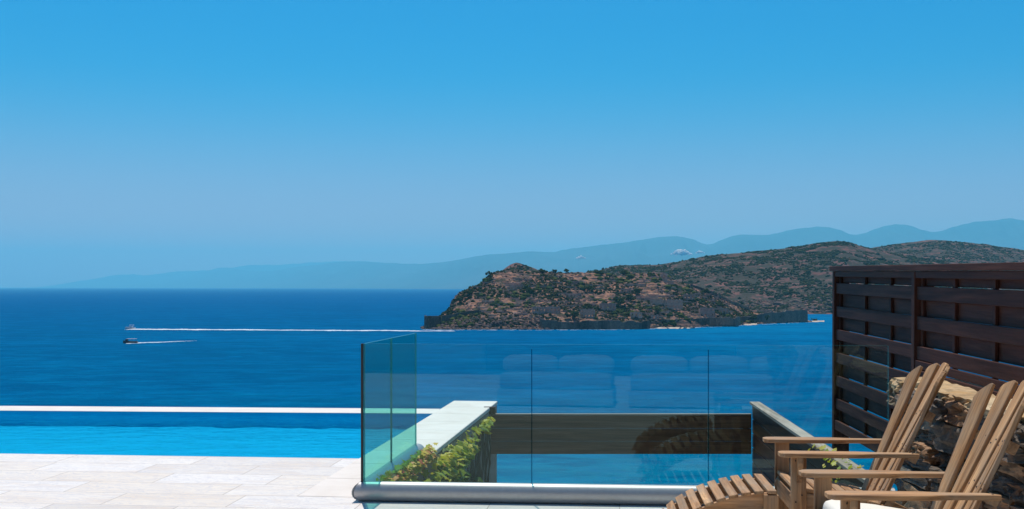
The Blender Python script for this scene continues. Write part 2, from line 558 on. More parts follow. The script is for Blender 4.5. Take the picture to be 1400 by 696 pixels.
def mat_ground(name, cols, s1, s2, scrub=None, sc_scale=0.1, thr=0.55, bump=1.0, steep=0):
    g = NG(name)
    v = g.coord('Object')
    n1 = g.noise(v, s1, 6, 0.65, 0.5)
    n2 = g.noise(g.coord('Object', (1, 1, 2.5)), s2, 5, 0.7)
    c = g.ramp(n1, [(0.3, cols[0]), (0.5, cols[1]), (0.68, cols[2])])
    c = g.mix(g.ramp(n2, [(0.46, 0.0), (0.6, 1.0)]), c, cols[3])
    if scrub:
        n3 = g.noise(v, sc_scale, 6, 0.7)
        c = g.mix(g.ramp(n3, [(thr - 0.03, 0.0), (thr + 0.03, 0.9)]), c, scrub)
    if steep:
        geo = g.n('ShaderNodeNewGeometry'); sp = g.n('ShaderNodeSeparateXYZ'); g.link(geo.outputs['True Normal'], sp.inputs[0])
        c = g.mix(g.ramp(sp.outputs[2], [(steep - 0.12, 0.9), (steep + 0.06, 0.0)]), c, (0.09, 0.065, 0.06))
    nb = g.bump(g.math('ADD', n1, n2), 0.8, bump)
    return g.done(g.bsdf(c, 0.95, 0.1, nb))
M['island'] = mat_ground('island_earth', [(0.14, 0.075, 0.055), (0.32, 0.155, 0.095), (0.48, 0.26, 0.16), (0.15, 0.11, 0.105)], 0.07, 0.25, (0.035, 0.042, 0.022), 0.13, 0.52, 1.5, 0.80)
M['mainland'] = mat_ground('scrub_hill', [(0.11, 0.052, 0.046), (0.17, 0.078, 0.064), (0.23, 0.11, 0.085), (0.12, 0.064, 0.058)], 0.012, 0.05, (0.035, 0.037, 0.024), 0.05, 0.46, 3.0)
M['cone'] = M['mainland']
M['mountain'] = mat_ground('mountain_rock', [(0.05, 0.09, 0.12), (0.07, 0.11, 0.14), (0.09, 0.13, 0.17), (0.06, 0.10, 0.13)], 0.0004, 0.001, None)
M['hillside'] = mat_ground('hillside_earth', [(0.14, 0.10, 0.06), (0.22, 0.16, 0.10), (0.28, 0.21, 0.14), (0.20, 0.18, 0.16)], 0.4, 1.2, (0.04, 0.06, 0.02), 0.6, 0.5, 0.2)

def mat_leaf(name, stops, trans=0.3, spec=0.35):
    g = NG(name)
    at = g.n('ShaderNodeAttribute', attribute_name='rnd')
    c = g.ramp(at.outputs['Fac'], stops)
    b = g.bsdf(c, 0.5 if spec else 1.0, spec)
    tl = g.n('ShaderNodeBsdfTranslucent'); g.link(c, tl.inputs[0])
    mx = g.n('ShaderNodeMixShader'); mx.inputs[0].default_value = trans
    g.link(b, mx.inputs[1]); g.link(tl.outputs[0], mx.inputs[2])
    return g.done(mx.outputs[0])
M['vine'] = mat_leaf('vine_leaves', [(0.0, (0.05, 0.11, 0.01)), (0.25, (0.20, 0.30, 0.015)), (0.45, (0.48, 0.50, 0.03)), (0.72, (0.70, 0.52, 0.06)), (0.92, (0.60, 0.27, 0.08)), (1.0, (0.50, 0.12, 0.06))], 0.35)
M['scrub'] = mat_leaf('scrub_leaves', [(0.0, (0.015, 0.02, 0.009)), (0.5, (0.028, 0.032, 0.012)), (1.0, (0.06, 0.06, 0.02))], 0.0, 0.0)
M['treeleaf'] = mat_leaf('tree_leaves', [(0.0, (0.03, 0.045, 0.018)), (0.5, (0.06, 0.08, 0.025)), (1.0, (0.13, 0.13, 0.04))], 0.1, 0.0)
M['bark'] = mat_plain('bark', (0.10, 0.07, 0.05), 0.9, 0.2)
def mat_rnd(name, stops, scale=3.0, rough=0.9, bump=0.5, bd=0.02, spec=0.2):
    g = NG(name)
    at = g.n('ShaderNodeAttribute', attribute_name='rnd')
    c = g.ramp(at.outputs['Fac'], stops)
    v = g.coord('gr')
    n = g.noise(v, scale, 8, 0.7, 0.6)
    c = g.mix(1.0, c, g.ramp(n, [(0.25, 0.4), (0.5, 0.95), (0.75, 1.5)]), 'MULTIPLY')
    rust = g.noise(v, scale * 0.45, 5, 0.6, 1.0)
    c = g.mix(g.ramp(rust, [(0.55, 0.0), (0.68, 0.8)]), c, stops[-1][1])
    return g.done(g.bsdf(c, rough, spec, g.bump(n, bump, bd)))
M['stone'] = mat_rnd('schist_stone', [(0.0, (0.08, 0.078, 0.075)), (0.3, (0.15, 0.135, 0.12)), (0.5, (0.32, 0.26, 0.19)), (0.62, (0.13, 0.11, 0.09)), (0.86, (0.44, 0.30, 0.17)), (1.0, (0.44, 0.22, 0.11))], 11.0, 0.7, 1.0, 0.05, 0.4)
M['mortar'] = mat_plain('dark_mortar', (0.07, 0.05, 0.035), 0.95, 0.1, 0, 0.4, 20, 0.6)
M['capstone'] = mat_rnd('yellow_capstone', [(0.0, (0.45, 0.31, 0.17)), (0.5, (0.58, 0.45, 0.28)), (1.0, (0.48, 0.30, 0.13))], 7.0, 0.85, 0.8, 0.02)
M['rock'] = mat_rnd('island_rock', [(0.0, (0.075, 0.055, 0.055)), (0.6, (0.11, 0.08, 0.075)), (1.0, (0.26, 0.15, 0.10))], 0.4, 0.95, 0.5, 0.3)
M['ruin'] = mat_rnd('ruin_stone', [(0.0, (0.36, 0.22, 0.18)), (0.5, (0.46, 0.30, 0.24)), (1.0, (0.58, 0.37, 0.27))], 0.5, 0.95, 0.4, 0.2)
M['fort'] = mat_rnd('fortress_stone', [(0.0, (0.08, 0.062, 0.052)), (0.5, (0.14, 0.108, 0.088)), (1.0, (0.24, 0.175, 0.13))], 0.6, 0.95, 0.5, 0.3)
M['foam'] = mat_plain('foam', (0.8, 0.84, 0.86), 0.8, 0.2, 0, 0.1, 0.3)
def mat_cloud():
    g = NG('cloud_white')
    d = g.n('ShaderNodeBsdfDiffuse'); d.inputs[0].default_value = (.95, .95, .95, 1)
    t = g.n('ShaderNodeBsdfTranslucent'); t.inputs[0].default_value = (.95, .95, .95, 1)
    m = g.n('ShaderNodeMixShader'); m.inputs[0].default_value = .5
    g.link(d.outputs[0], m.inputs[1]); g.link(t.outputs[0], m.inputs[2])
    return g.done(m.outputs[0])
M['cloud'] = mat_cloud()
M['boatwhite'] = mat_plain('boat_gelcoat', (0.8, 0.8, 0.8), 0.3)
M['boatdark'] = mat_plain('boat_dark_hull', (0.03, 0.035, 0.05), 0.4)
M['canopy'] = mat_plain('boat_canopy', (0.5, 0.42, 0.42), 0.7)
M['sand'] = mat_plain('pale_sand', (0.5, 0.42, 0.33), 0.95, 0.1, 0, 0.15, 0.3)

# ------------------------------------------------------------------ air
def closed_box(name, lo, hi):
    mb = MB()
    mb.box([(a + b) / 2 for a, b in zip(lo, hi)], [b - a for a, b in zip(lo, hi)])
    return mb
hz = NG('air_haze')
pv = hz.n('ShaderNodeVolumePrincipled')
pv.inputs['Color'].default_value = (0.24, 0.82, 1.0, 1)
pv.inputs['Density'].default_value = 5.6e-5
pv.inputs['Anisotropy'].default_value = 0.25
hz.link(pv.outputs[0], hz.out.inputs['Volume'])
o = closed_box('haze', (-45000, -3000, SEA - 60), (45000, 44000, 1480)).build('haze', hz.m)
tag(o, kind='stuff')

# ------------------------------------------------------------------ sea
ys = np.concatenate([[-1500, -400, 0, 60, 120, 250, 500, 900, 1500, 2500, 5000, 10000, 20000, 30000, 43000]])
xs = np.linspace(-44000, 44000, 23)
X, Y = np.meshgrid(xs, ys)
o = grid_mesh('sea', X, Y, np.full_like(X, SEA), M['sea']); tag(o, kind='structure')

# ------------------------------------------------------------------ distant mountains
def interp(pts, x):
    p = np.array(pts, dtype=float)
    return np.interp(x, p[:, 0], p[:, 1])
def smooth_interp(pts, x):
    p = np.array(pts, dtype=float)
    # cubic Hermite through the points
    xs_, ys_ = p[:, 0], p[:, 1]
    m = np.gradient(ys_, xs_)
    x = np.clip(x, xs_[0], xs_[-1])
    i = np.clip(np.searchsorted(xs_, x) - 1, 0, len(xs_) - 2)
    h = xs_[i + 1] - xs_[i]; t = (x - xs_[i]) / h
    return ((2 * t**3 - 3 * t**2 + 1) * ys_[i] + (t**3 - 2 * t**2 + t) * h * m[i] + (-2 * t**3 + 3 * t**2) * ys_[i + 1] + (t**3 - t**2) * h * m[i + 1])
def mountain(name, prof, dist, px0, px1, front, amp, seed):
    n = 420
    px = np.linspace(px0, px1, n)
    D = dist(px) if callable(dist) else np.full(n, float(dist))
    H = HC - (smooth_interp(prof, px) - HZ) * D / F - SEA
    H = np.maximum(H, 0)
    t = np.concatenate([np.linspace(0, 1, 26), np.linspace(1.03, 1.3, 8)])
    X = np.zeros((len(t), n)); Y = X.copy(); Z = X.copy()
    for j, tt in enumerate(t):
        d = D - front * (1 - tt)
        x = (px - 700) / F * D * (1 + (d / D - 1) * 0.6)
        prof_t = (tt ** 1.25 if tt <= 1 else max(0.0, 1 - ((tt - 1) / 0.3) ** 1.5))
        rid = 1 - np.abs(fbm(px * 0.035, np.full(n, tt * 2.2), 5, seed) * 2 - 1)
        env = math.sin(math.pi * min(tt, 1.0)) if tt < 1 else 0
        X[j] = x; Y[j] = d
        Z[j] = SEA - 3 + (H + 3) * prof_t * (1 + env * amp * (rid - 0.8)) 
    crest = (fbm(px * 0.12, px * 0 + 3, 4, seed + 9) - 0.5)
    Z[25] += crest * 0.0012 * D
    o = grid_mesh(name, X, Y, Z, M['mountain']); tag(o, kind='structure')
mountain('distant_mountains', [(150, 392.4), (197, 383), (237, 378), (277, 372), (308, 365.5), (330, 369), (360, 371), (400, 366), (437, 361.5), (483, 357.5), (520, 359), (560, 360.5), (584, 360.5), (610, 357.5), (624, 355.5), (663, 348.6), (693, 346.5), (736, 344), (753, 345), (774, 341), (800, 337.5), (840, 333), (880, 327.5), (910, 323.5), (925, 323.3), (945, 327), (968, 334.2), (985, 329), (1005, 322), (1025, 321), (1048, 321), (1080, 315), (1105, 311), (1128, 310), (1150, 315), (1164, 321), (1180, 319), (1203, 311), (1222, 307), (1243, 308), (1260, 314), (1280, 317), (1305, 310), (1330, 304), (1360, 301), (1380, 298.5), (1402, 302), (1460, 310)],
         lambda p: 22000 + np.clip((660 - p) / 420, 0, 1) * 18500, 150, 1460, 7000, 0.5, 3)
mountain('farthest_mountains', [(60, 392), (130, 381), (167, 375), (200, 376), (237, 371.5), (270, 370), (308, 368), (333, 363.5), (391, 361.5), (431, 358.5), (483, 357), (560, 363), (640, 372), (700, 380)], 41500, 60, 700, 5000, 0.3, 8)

# small clouds hanging on the mountain
def cloud(px, py, y, w, h, seed, label, n=26):
    rnd = random.Random(seed)
    bm = bmesh.new()
    bmesh.ops.create_icosphere(bm, subdivisions=3, radius=w * .42, matrix=Matrix.Diagonal((1, .5, .16 * h / w * 2.4, 1)))
    for k in range(n * 2):
        a = max(-1, min(1, rnd.gauss(0, .45))); b = rnd.random() * (1 - a * a)
        r = h * rnd.uniform(0.10, 0.30) * (1 - 0.5 * abs(a))
        mt = Matrix.Translation((a * w / 2, rnd.uniform(-.5, .5) * h, (b - .3) * h * 0.45))
        bmesh.ops.create_icosphere(bm, subdivisions=2, radius=r, matrix=mt)
    me = bpy.data.meshes.new('cloud'); bm.to_mesh(me); bm.free()
    for p in me.polygons: p.use_smooth = True
    me.materials.append(M['cloud'])
    o = bpy.data.objects.new('cloud', me); COL.objects.link(o); o.location = W(px, py, y)
    tag(o, label, 'cloud', 'small clouds on the far mountains')
cloud(931, 346.0, 9000, 165, 66, 1, 'largest white cloud hanging before the far blue mountains', 30)
cloud(957, 345.0, 9000, 70, 34, 2, 'small white cloud just right of the largest one', 14)
cloud(794, 352.5, 9000, 80, 34, 3, 'tiny wispy white cloud above the fortress island, farthest left', 14)

# ------------------------------------------------------------------ mainland ridges
def hill(name, prof, D1, D0, px0, px1, seed, back=900, nx=360, nt=70, amp=9, mat='mainland'):
    px = np.linspace(px0, px1, nx)
    t = np.concatenate([np.linspace(0, 1, nt), np.linspace(1.05, 2, 14)])
    P, T = np.meshgrid(px, t)
    H = HC - (smooth_interp(prof, px) - HZ) * D1 / F - SEA
    Hs = np.maximum(H, 0)[None, :]
    D = np.where(T <= 1, D0 + (D1 - D0) * T, D1 + back * (T - 1))
    Xp = (P - 700) / F * D
    s = np.where(T <= 1, np.clip(T, 0, 1) ** 0.85, np.clip(1 - (T - 1) ** 1.6, 0, 1))
    env = np.clip(np.sin(np.pi * np.clip(T, 0, 1)) * 1.2, 0, 1)
    Z = SEA - 4 + (Hs + 4) * s + (fbm(Xp / 160, D / 160, 5, seed) - 0.5) * amp * 3.2 * env * np.clip(Hs / 60, 0.1, 1)
    Z += (fbm(Xp / 22, D / 22, 4, seed + 5) - 0.5) * amp * 0.45 * np.clip(T * 6, 0, 1)
    Z += np.where(T < 0.08, 0, 0)
    o = grid_mesh(name, Xp, D, Z, M[mat]); tag(o, kind='structure')
    return Xp, D, Z
HA = hill('headland_hill', [(770, 425), (800, 373), (820, 369), (838, 364.5), (870, 362.5), (901, 362), (913, 360.5), (945, 354), (977, 348.8), (1010, 345.5), (1048, 342.5), (1085, 337.5), (1100, 335.5), (1128, 330.8), (1160, 330.8), (1185, 338.5), (1215, 345), (1260, 352), (1330, 362), (1420, 376)], 2000, 1370, 770, 1420, 21, nt=90)
HB = hill('far_headland_hill', [(1100, 380), (1150, 345), (1185, 339.5), (1233, 332.4), (1277, 328.3), (1321, 331), (1369, 337), (1400, 341.5), (1500, 352)], 2700, 1900, 1100, 1500, 33, nt=60)
HD = hill('grey_cone_hill', [(650, 392), (672, 378), (688, 368.5), (698, 362), (706, 359.3), (714, 361), (736, 369), (760, 376), (800, 388)], 1500, 1250, 650, 800, 44, nt=40, nx=160, amp=5)

def ico_template():
    bm = bmesh.new(); bmesh.ops.create_icosphere(bm, subdivisions=1, radius=1.0)
    v = np.array([x.co[:] for x in bm.verts]); f = np.array([[q.index for q in p.verts] for p in bm.faces]); bm.free()
    return v, f
ICO1 = ico_template()
def blobs(name, pts, sizes, mat, seed, squash=0.75, jit=0.35, kind='stuff'):
    """one mesh of many small lumps (shrubs, boulders)"""
    rng = np.random.RandomState(seed)
    v0, f0 = ICO1
    n = len(pts)
    jitv = 1 + (rng.rand(n, len(v0), 1) - 0.5) * 2 * jit
    V = v0[None] * jitv * np.asarray(sizes)[:, None, None] * np.array([1, 1, squash])[None, None]
    V = V * (1 + (rng.rand(n, 1, 3) - 0.5) * 0.5)
    V = V + np.asarray(pts)[:, None, :]
    Fc = f0[None] + (np.arange(n) * len(v0))[:, None, None]
    me = bpy.data.meshes.new(name)
    me.from_pydata(V.reshape(-1, 3).tolist(), [], Fc.reshape(-1, 3).tolist())
    a = me.attributes.new('rnd', 'FLOAT', 'POINT')
    a.data.foreach_set('value', np.repeat(rng.rand(n), len(v0)).astype(np.float32))
    g = me.attributes.new('gr', 'FLOAT_VECTOR', 'POINT')
    g.data.foreach_set('vector', V.reshape(-1).astype(np.float32))
    me.materials.append(mat)
    o = bpy.data.objects.new(name, me); COL.objects.link(o); tag(o, kind=kind)
    return o
def scatter_on(grid, n, seed, rng_size, cond=None, clump=0.02):
    Xp, D, Z = grid
    rng = np.random.RandomState(seed)
    nt_, nx_ = Xp.shape
    pts = []; sz = []
    while len(pts) < n:
        a = rng.rand(4000) * (nx_ - 2); b = rng.rand(4000) ** 0.9 * (nt_ - 16)
        i = b.astype(int); j = a.astype(int); fi = b - i; fj = a - j
        def bl(A): return (A[i, j] * (1 - fj) + A[i, j + 1] * fj) * (1 - fi) + (A[i + 1, j] * (1 - fj) + A[i + 1, j + 1] * fj) * fi
        x, y, z = bl(Xp), bl(D), bl(Z)
        keep = (z > SEA + 2.0) & (fbm(x * clump, y * clump, 4, seed) > 0.40 + 0.16 * rng.rand(4000))
        if cond is not None: keep &= cond(x, y, z)
        for q in np.nonzero(keep)[0]:
            pts.append((x[q], y[q], z[q])); sz.append(rng.uniform(*rng_size) * (1 if rng.rand() > 0.06 else 1.8))
            if len(pts) >= n: break
    return np.array(pts), np.array(sz)
p, s = scatter_on(HA, 14000, 2, (0.9, 2.8), clump=0.035); blobs('headland_scrub', p, s, M['scrub'], 5)
p, s = scatter_on(HB, 7000, 3, (1.1, 3.0), clump=0.03); blobs('far_headland_scrub', p, s, M['scrub'], 6)
p, s = scatter_on(HD, 900, 4, (1.0, 2.4)); blobs('cone_hill_scrub', p, s, M['scrub'], 7)
# pale rocks and shore of the headland
p, s = scatter_on(HA, 1500, 12, (1.0, 3.0), lambda x, y, z: (z < SEA + 16)); blobs('headland_shore_rocks', p, s, M['rock'], 8)

# ------------------------------------------------------------------ fortress island
sky_prof = [(574, 452), (580, 446), (590, 438), (600, 433), (606, 427), (612, 423), (618, 412), (626, 401), (637, 396), (646, 391), (656, 387.5), (669, 375.5), (680, 371), (691, 369), (715, 369.5), (736, 370.5), (770, 372), (813, 372.5), (840, 375.5), (864, 374), (890, 374), (906, 375), (920, 381.6), (945, 390), (977, 401), (1006, 415), (1026, 424.5), (1055, 428), (1090, 432), (1110, 438.5), (1135, 443)]
base_off = [(570, 57.5), (600, 58.5), (740, 58.5), (830, 58.2), (890, 56.8), (950, 55.5), (1010, 52.5), (1060, 50), (1104, 48.3), (1135, 47.4)]
ridge_D = [(570, 925), (600, 945), (640, 985), (700, 1030), (900, 1060), (1010, 1080), (1104, 1110), (1135, 1112)]
HS = HC - SEA
def isl_D0(px): return HS * F / interp(base_off, px)
def isl_param(px):
    D0 = isl_D0(px); D1 = interp(ridge_D, px)
    H = HS - (smooth_interp(sky_prof, px) - HZ) * D1 / F
    return D0, D1, H
def isl_z(px, D):
    """terrain height above the sea on the ray px at distance D"""
    px = np.asarray(px, float); D = np.asarray(D, float)
    D0, D1, H = isl_param(px)
    t = (D - D0) / (D1 - D0)
    tt = np.clip(t, 0, 1)
    s = 0.10 * np.clip(tt / 0.06, 0, 1) + 0.90 * (np.clip((tt - 0.04) / 0.96, 0, 1)) ** 0.95
    s = np.where(t > 1, np.clip(1 - (t - 1) * 0.9, 0, 1), s)
    X = (px - 700) / F * D
    env = np.clip(np.sin(np.pi * np.clip(tt, 0, 1)) * 1.5, 0, 1)
    Hc = np.maximum(H, 0)
    h = Hc * s
    h = h + (fbm(X / 38, D / 38, 4, 61) - 0.5) * 9 * env * np.clip(Hc / 30, 0, 1)
    # terraces
    st = 3.2
    k = h / st; fr = k - np.floor(k)
    terr = (np.floor(k) + np.clip((fr - 0.35) / 0.3, 0, 1)) * st
    w = 0.6 * np.clip(fbm(X / 60, D / 60, 3, 70) * 2 - 0.5, 0, 1)
    h = h * (1 - w) + terr * w
    h = h + (fbm(X / 6, D / 6, 4, 62) - 0.5) * 2.2 * np.clip(tt * 10, 0, 1) * np.clip(Hc / 12, 0.2, 1)
    # the two ends sink under the water
    h = h - np.clip((580 - px) / 6, 0, 1) * 12 - np.clip((px - 1118) / 12, 0, 1) * 8
    h = h - np.clip(-t * 60, 0, 4) - np.where(t > 1.8, 5, 0)
    return SEA - 0.6 + h
px = np.linspace(570, 1135, 620)
tt = np.concatenate([[-0.06], np.linspace(0, 1, 130), np.linspace(1.05, 2.0, 12)])
P, T = np.meshgrid(px, tt)
D0, D1, H = isl_param(P)
D = D0 + (D1 - D0) * T
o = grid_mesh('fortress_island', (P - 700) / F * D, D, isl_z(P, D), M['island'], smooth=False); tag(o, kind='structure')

def isl_hit(px_, py_):
    """point of the island seen at photo pixel (px, py)"""
    d0, d1, _ = isl_param(px_)
    ds = np.linspace(float(d0) - 3, float(d1) + 15, 500)
    zr = HC - (py_ - HZ) * ds / F
    zt = isl_z(np.full_like(ds, px_), ds)
    k = np.nonzero(zt >= zr)[0]
    d = ds[k[0]] if len(k) else float(d1)
    return Vector(((px_ - 700) / F * d, d, float(isl_z(px_, d))))

# scrub, boulders and broken terrace walls on the island
rng = np.random.RandomState(11)
def isl_scatter(n, seed, smin, smax, thr, cl=0.03):
    rng = np.random.RandomState(seed)
    P = rng.uniform(578, 1116, n * 6); t = rng.uniform(0.02, 1.12, n * 6)
    d0, d1, h = isl_param(P); d = d0 + (d1 - d0) * t
    x = (P - 700) / F * d; z = isl_z(P, d)
    k = (z > SEA + 1.5) & (fbm(x * cl, d * cl, 4, seed) > thr + 0.1 * rng.rand(n * 6))
    k = np.nonzero(k)[0][:n]
    return np.stack([x[k], d[k], z[k]], 1), rng.uniform(smin, smax, len(k)) ** 1.0
p, s = isl_scatter(6000, 91, 0.5, 1.7, 0.44); blobs('island_scrub', p, s, M['scrub'], 15, 0.8)
p, s = isl_scatter(420, 97, 1.6, 3.2, 0.50, 0.02); blobs('island_green_bushes', p, s, M['treeleaf'], 25, 0.8)
p, s = isl_scatter(2600, 92, 0.4, 1.4, 0.44, 0.05); blobs('island_boulders', p, s, M['rock'], 16, 0.7, 0.4)
mb = MB()
rnd = random.Random(5)
for k in range(240):
    pp = rnd.uniform(655, 1000); t = rnd.uniform(0.12, 0.93)
    d0, d1, hh = [float(q) for q in isl_param(pp)]
    if hh < 8: continue
    d = d0 + (d1 - d0) * t
    L = rnd.uniform(5, 20); a = rnd.gauss(0, 0.12)
    z = float(isl_z(pp, d)); x = (pp - 700) / F * d
    hgt = rnd.uniform(0.6, 1.5)
    Mx = Matrix.Rotation(a, 3, 'Z')
    mb.box((x, d, z + hgt / 2 - 0.3), (L, 0.8, hgt), Mx)
    if rnd.random() < 0.25: mb.box((x + L / 2, d + 3, z + hgt / 2), (0.8, 6, hgt * 1.3), Mx)
o = mb.build('broken_terrace_walls', M['ruin']); tag(o, kind='stuff')

# fortress walls
def wall_line(pts, thick, name, label, mat='fort', cren=None):
    """pts: (px, D, z_top above sea, z_bottom above sea)"""
    mb = MB()
    fine = []
    for i in range(len(pts) - 1):
        a, b = pts[i], pts[i + 1]
        k = max(1, int(math.hypot((b[0] - a[0]) * 0.6, b[1] - a[1]) / 2.4))
        for j in range(k):
            f = j / k
            fine.append(tuple(a[m] * (1 - f) + b[m] * f for m in range(4)))
    fine.append(pts[-1])
    lvl = 0.0; pts = []
    for (a, d, zt, zb) in fine:
        if random.random() < .22: lvl = random.choice((0, 0, -.5, -1.1, .35))
        pts.append((a, d, zt + lvl + random.uniform(-.18, .18), zb))
    n = len(pts)
    q = []
    for (a, d, zt, zb) in pts:
        x = (a - 700) / F * d
        q.append((x, d, SEA + zt, SEA + zb))
    vs = []; fs = []
    for i in range(n):
        x, y, zt, zb = q[i]
        bat = 0.12 * (zt - zb)           # battered (sloping) face
        vs += [(x, y - bat, zb), (x, y, zt), (x, y + thick, zt), (x, y + thick, zb)]
    rv = .4
    for i in range(n - 1):
        b = i * 4
        rv = min(1, max(0, rv + random.gauss(0, .22)))
        mb.add(vs[b:b + 8], [(0, 1, 5, 4), (1, 2, 6, 5), (2, 3, 7, 6)], vs[b:b + 8], rnd=rv)
    mb.add(vs[:4], [(0, 1, 2, 3)], rnd=.4); mb.add(vs[-4:], [(0, 1, 2, 3)], rnd=.4)
    o = mb.build(name, M[mat]); tag(o, label, 'fortress wall', 'old fortress walls on the island')
    # string course and merlons
    mc = MB()
    for i in range(n - 1):
        a = Vector(q[i][:3]); b = Vector(q[i + 1][:3])
        L = (b - a).length
        k = max(1, int(L / 2.6))
        for j in range(k):
            if random.random() < (0.55 if cren else 0.15):
                c = a.lerp(b, (j + 0.5) / k)
                mc.box(c + Vector((0, thick * 0.3, 0.1)), (1.5, 0.8, random.uniform(.5, 1.2)), rnd=random.random())
    if mc.v: mc.build('parapet', M['ruin'], o)
    return o
def off2z(off, D): return HS - off * D / F
def WP(px_, pyt, pyb, D): return (px_, D, off2z(pyt - HZ, D), off2z(pyb - HZ, D) - 2.0)
wall_line([WP(580, 432.5, 447, 897), WP(586, 432, 447, 893), WP(600, 432, 444, 900), WP(603, 431.5, 442, 905)], 3, 'fortress_wall', 'stone bastion on the left tip of the island', cren=False)
wall_line([WP(604, 432, 440, 912), WP(622, 429, 438, 914), WP(640, 425.5, 434, 917), WP(656, 423.6, 432, 920), (675, 922, *WP(675, 423.5, 432, 922)[2:]), WP(690, 424.8, 434, 920), WP(710, 430, 438, 912), WP(738, 434, 441, 903)], 2.5, 'fortress_wall', 'dark curving rampart rising above the left rocky shore of the island', cren=False)
wall_line([WP(738, 435, 450.5, 893), WP(741, 437, 450.5, 888), WP(780, 438.5, 450.5, 887), WP(830, 438.5, 450.3, 888), WP(870, 438.5, 450.3, 890), WP(885, 439, 450, 894), WP(889, 439.5, 449.5, 903)], 3, 'fortress_wall', 'long dark bastion wall at the waterline in the middle of the island', cren=False)
wall_line([WP(889, 437, 447, 922), WP(920, 437.5, 447, 930), WP(935, 435.5, 447, 940), WP(970, 434.5, 446, 952), WP(1005, 434, 445, 972), WP(1012, 433, 444, 985)], 2.5, 'fortress_wall', 'straight sea wall right of the middle bastion, behind the narrow shore', cren=True)
wall_line([WP(1012, 433.5, 442, 1002), WP(1030, 431.5, 441, 1015), WP(1052, 427, 439, 1035), WP(1075, 425.2, 438, 1050), WP(1104, 423.6, 437.5, 1070)], 3, 'fortress_wall', 'end rampart with parapet at the right tip of the island', cren=True)
a = [isl_hit(*q) for q in ((944, 392), (960, 397.5), (980, 405), (1000, 415), (1026, 426))]
wall_line([((v.x / v.y * F + 700), v.y, v.z - SEA + 2.6, v.z - SEA - 1.5) for v in a], 1.5, 'fortress_wall', 'stepped wall running down the right slope of the island', cren=True)

# ruined houses
def ruin(px_, py_, wpx, hpx, nwin, label, floors=1, tower=False, depth=8):
    b = isl_hit(px_, py_)
    k = F / b.y
    w = wpx / k; h = hpx / k
    e = empty('ruined_house', (b.x, b.y, b.z - 0.8), random.uniform(-0.2, 0.2), label, 'ruin', 'ruined stone houses on the island')
    mb = MB(); t = 0.7
    h += 0.8
    rv = random.random()
    # front wall with real openings: piers, sills and lintels
    def front(y, n, z0=0.0):
        n = max(1, n); cell = w / n; ow = cell * 0.38
        fh = h / floors
        for fl in range(floors):
            zb = fl * fh
            for i in range(n + 1):
                x0 = -w / 2 + i * cell - (cell - ow) / 2; x1 = -w / 2 + i * cell + (cell - ow) / 2
                x0 = max(x0, -w / 2); x1 = min(x1, w / 2)
                mb.box(((x0 + x1) / 2, y, zb + fh / 2), (x1 - x0, t, fh), rnd=rv)
            for i in range(n):
                xc = -w / 2 + (i + 0.5) * cell
                mb.box((xc, y, zb + fh * 0.2), (ow, t * 0.98, fh * 0.4), rnd=rv)
                top = fh * random.uniform(0.12, 0.28)
                mb.box((xc, y, zb + fh - top / 2), (ow, t * 0.98, top), rnd=rv)
    front(0, nwin)
    for sx in (-1, 1):
        mb.box((sx * (w / 2 - t / 2), depth / 2, h * 0.42), (t, depth, h * 0.84), rnd=rv)
    mb.box((0, depth, h * 0.45), (w, t, h * 0.9), rnd=rv)
    for i in range(int(w / 1.6)):
        if random.random() < 0.5:
            mb.box((-w / 2 + 0.8 + i * 1.6, 0, h + 0.25), (1.3, t, 0.6 * random.random() + 0.2), rnd=rv)
    mb.build('wall', M['ruin'], e)
    return e
ruin(747, 428, 38, 8.5, 8, 'long ruined house with a row of window openings just above the middle sea wall')
ruin(803, 434, 19, 11, 4, 'tall roofless house beside the round tree above the middle sea wall', 2)
ruin(831, 425, 22, 10, 5, 'square pinkish ruin halfway up the slope above the bastion')
ruin(911, 421, 44, 11, 9, 'long two storey ruin with arched openings on the right slope', 2)
ruin(908, 383, 9, 9, 1, 'small reddish ruined tower on the right end of the island ridge', 1, depth=5)
ruin(967, 433, 20, 12, 4, 'gabled ruin near the straight sea wall, right of the long ruin', 2)
ruin(1045, 428, 20, 4.5, 4, 'low ruin beside the end rampart on the right tip')
ruin(990, 430, 12, 8, 3, 'narrow ruin between the gabled ruin and the end rampart')
ruin(870, 434, 16, 7, 3, 'small ruin just left of the end of the middle bastion')
ruin(856, 401, 14, 6, 3, 'small ruin high on the slope below the ridge, centre')
ruin(781, 407, 15, 5, 3, 'low ruin in the middle of the island slope')
ruin(700, 397, 13, 5, 3, 'small ruin high on the left shoulder of the island')
ruin(942, 411, 16, 8, 3, 'ruin just right of the long two storey ruin')
ruin(894, 437, 14, 6, 3, 'low house standing where the two sea walls meet')

# island trees
def tree_crown(mb, c, rx, rz, n, seed, leaf):
    rnd = random.Random(seed)
    cl = [(Vector((rnd.gauss(0, .42), rnd.gauss(0, .42), rnd.gauss(0, .38)))) for _ in range(9)]
    for k in range(n):
        q = rnd.choice(cl) + Vector((rnd.gauss(0, .2), rnd.gauss(0, .2), rnd.gauss(0, .2)))
        if q.length > 1.05: q = q.normalized() * rnd.uniform(0.8, 1.05)
        p = Vector(c) + Vector((q.x * rx, q.y * rx, q.z * rz))
        nrm = Vector((rnd.gauss(0, 1), rnd.gauss(0, 1), rnd.gauss(0.5, 1))).normalized()
        a = nrm.orthogonal().normalized(); b = nrm.cross(a)
        s = leaf * rnd.uniform(0.6, 1.4)
        mb.add([p - a * s, p + b * s * 0.7, p + a * s, p - b * s * 0.7, p + nrm * s * 0.5], [(0, 1, 4), (1, 2, 4), (2, 3, 4), (3, 0, 4)], rnd=min(1, max(0, 0.5 + q.z * 0.3 + rnd.uniform(-.25, .25))))
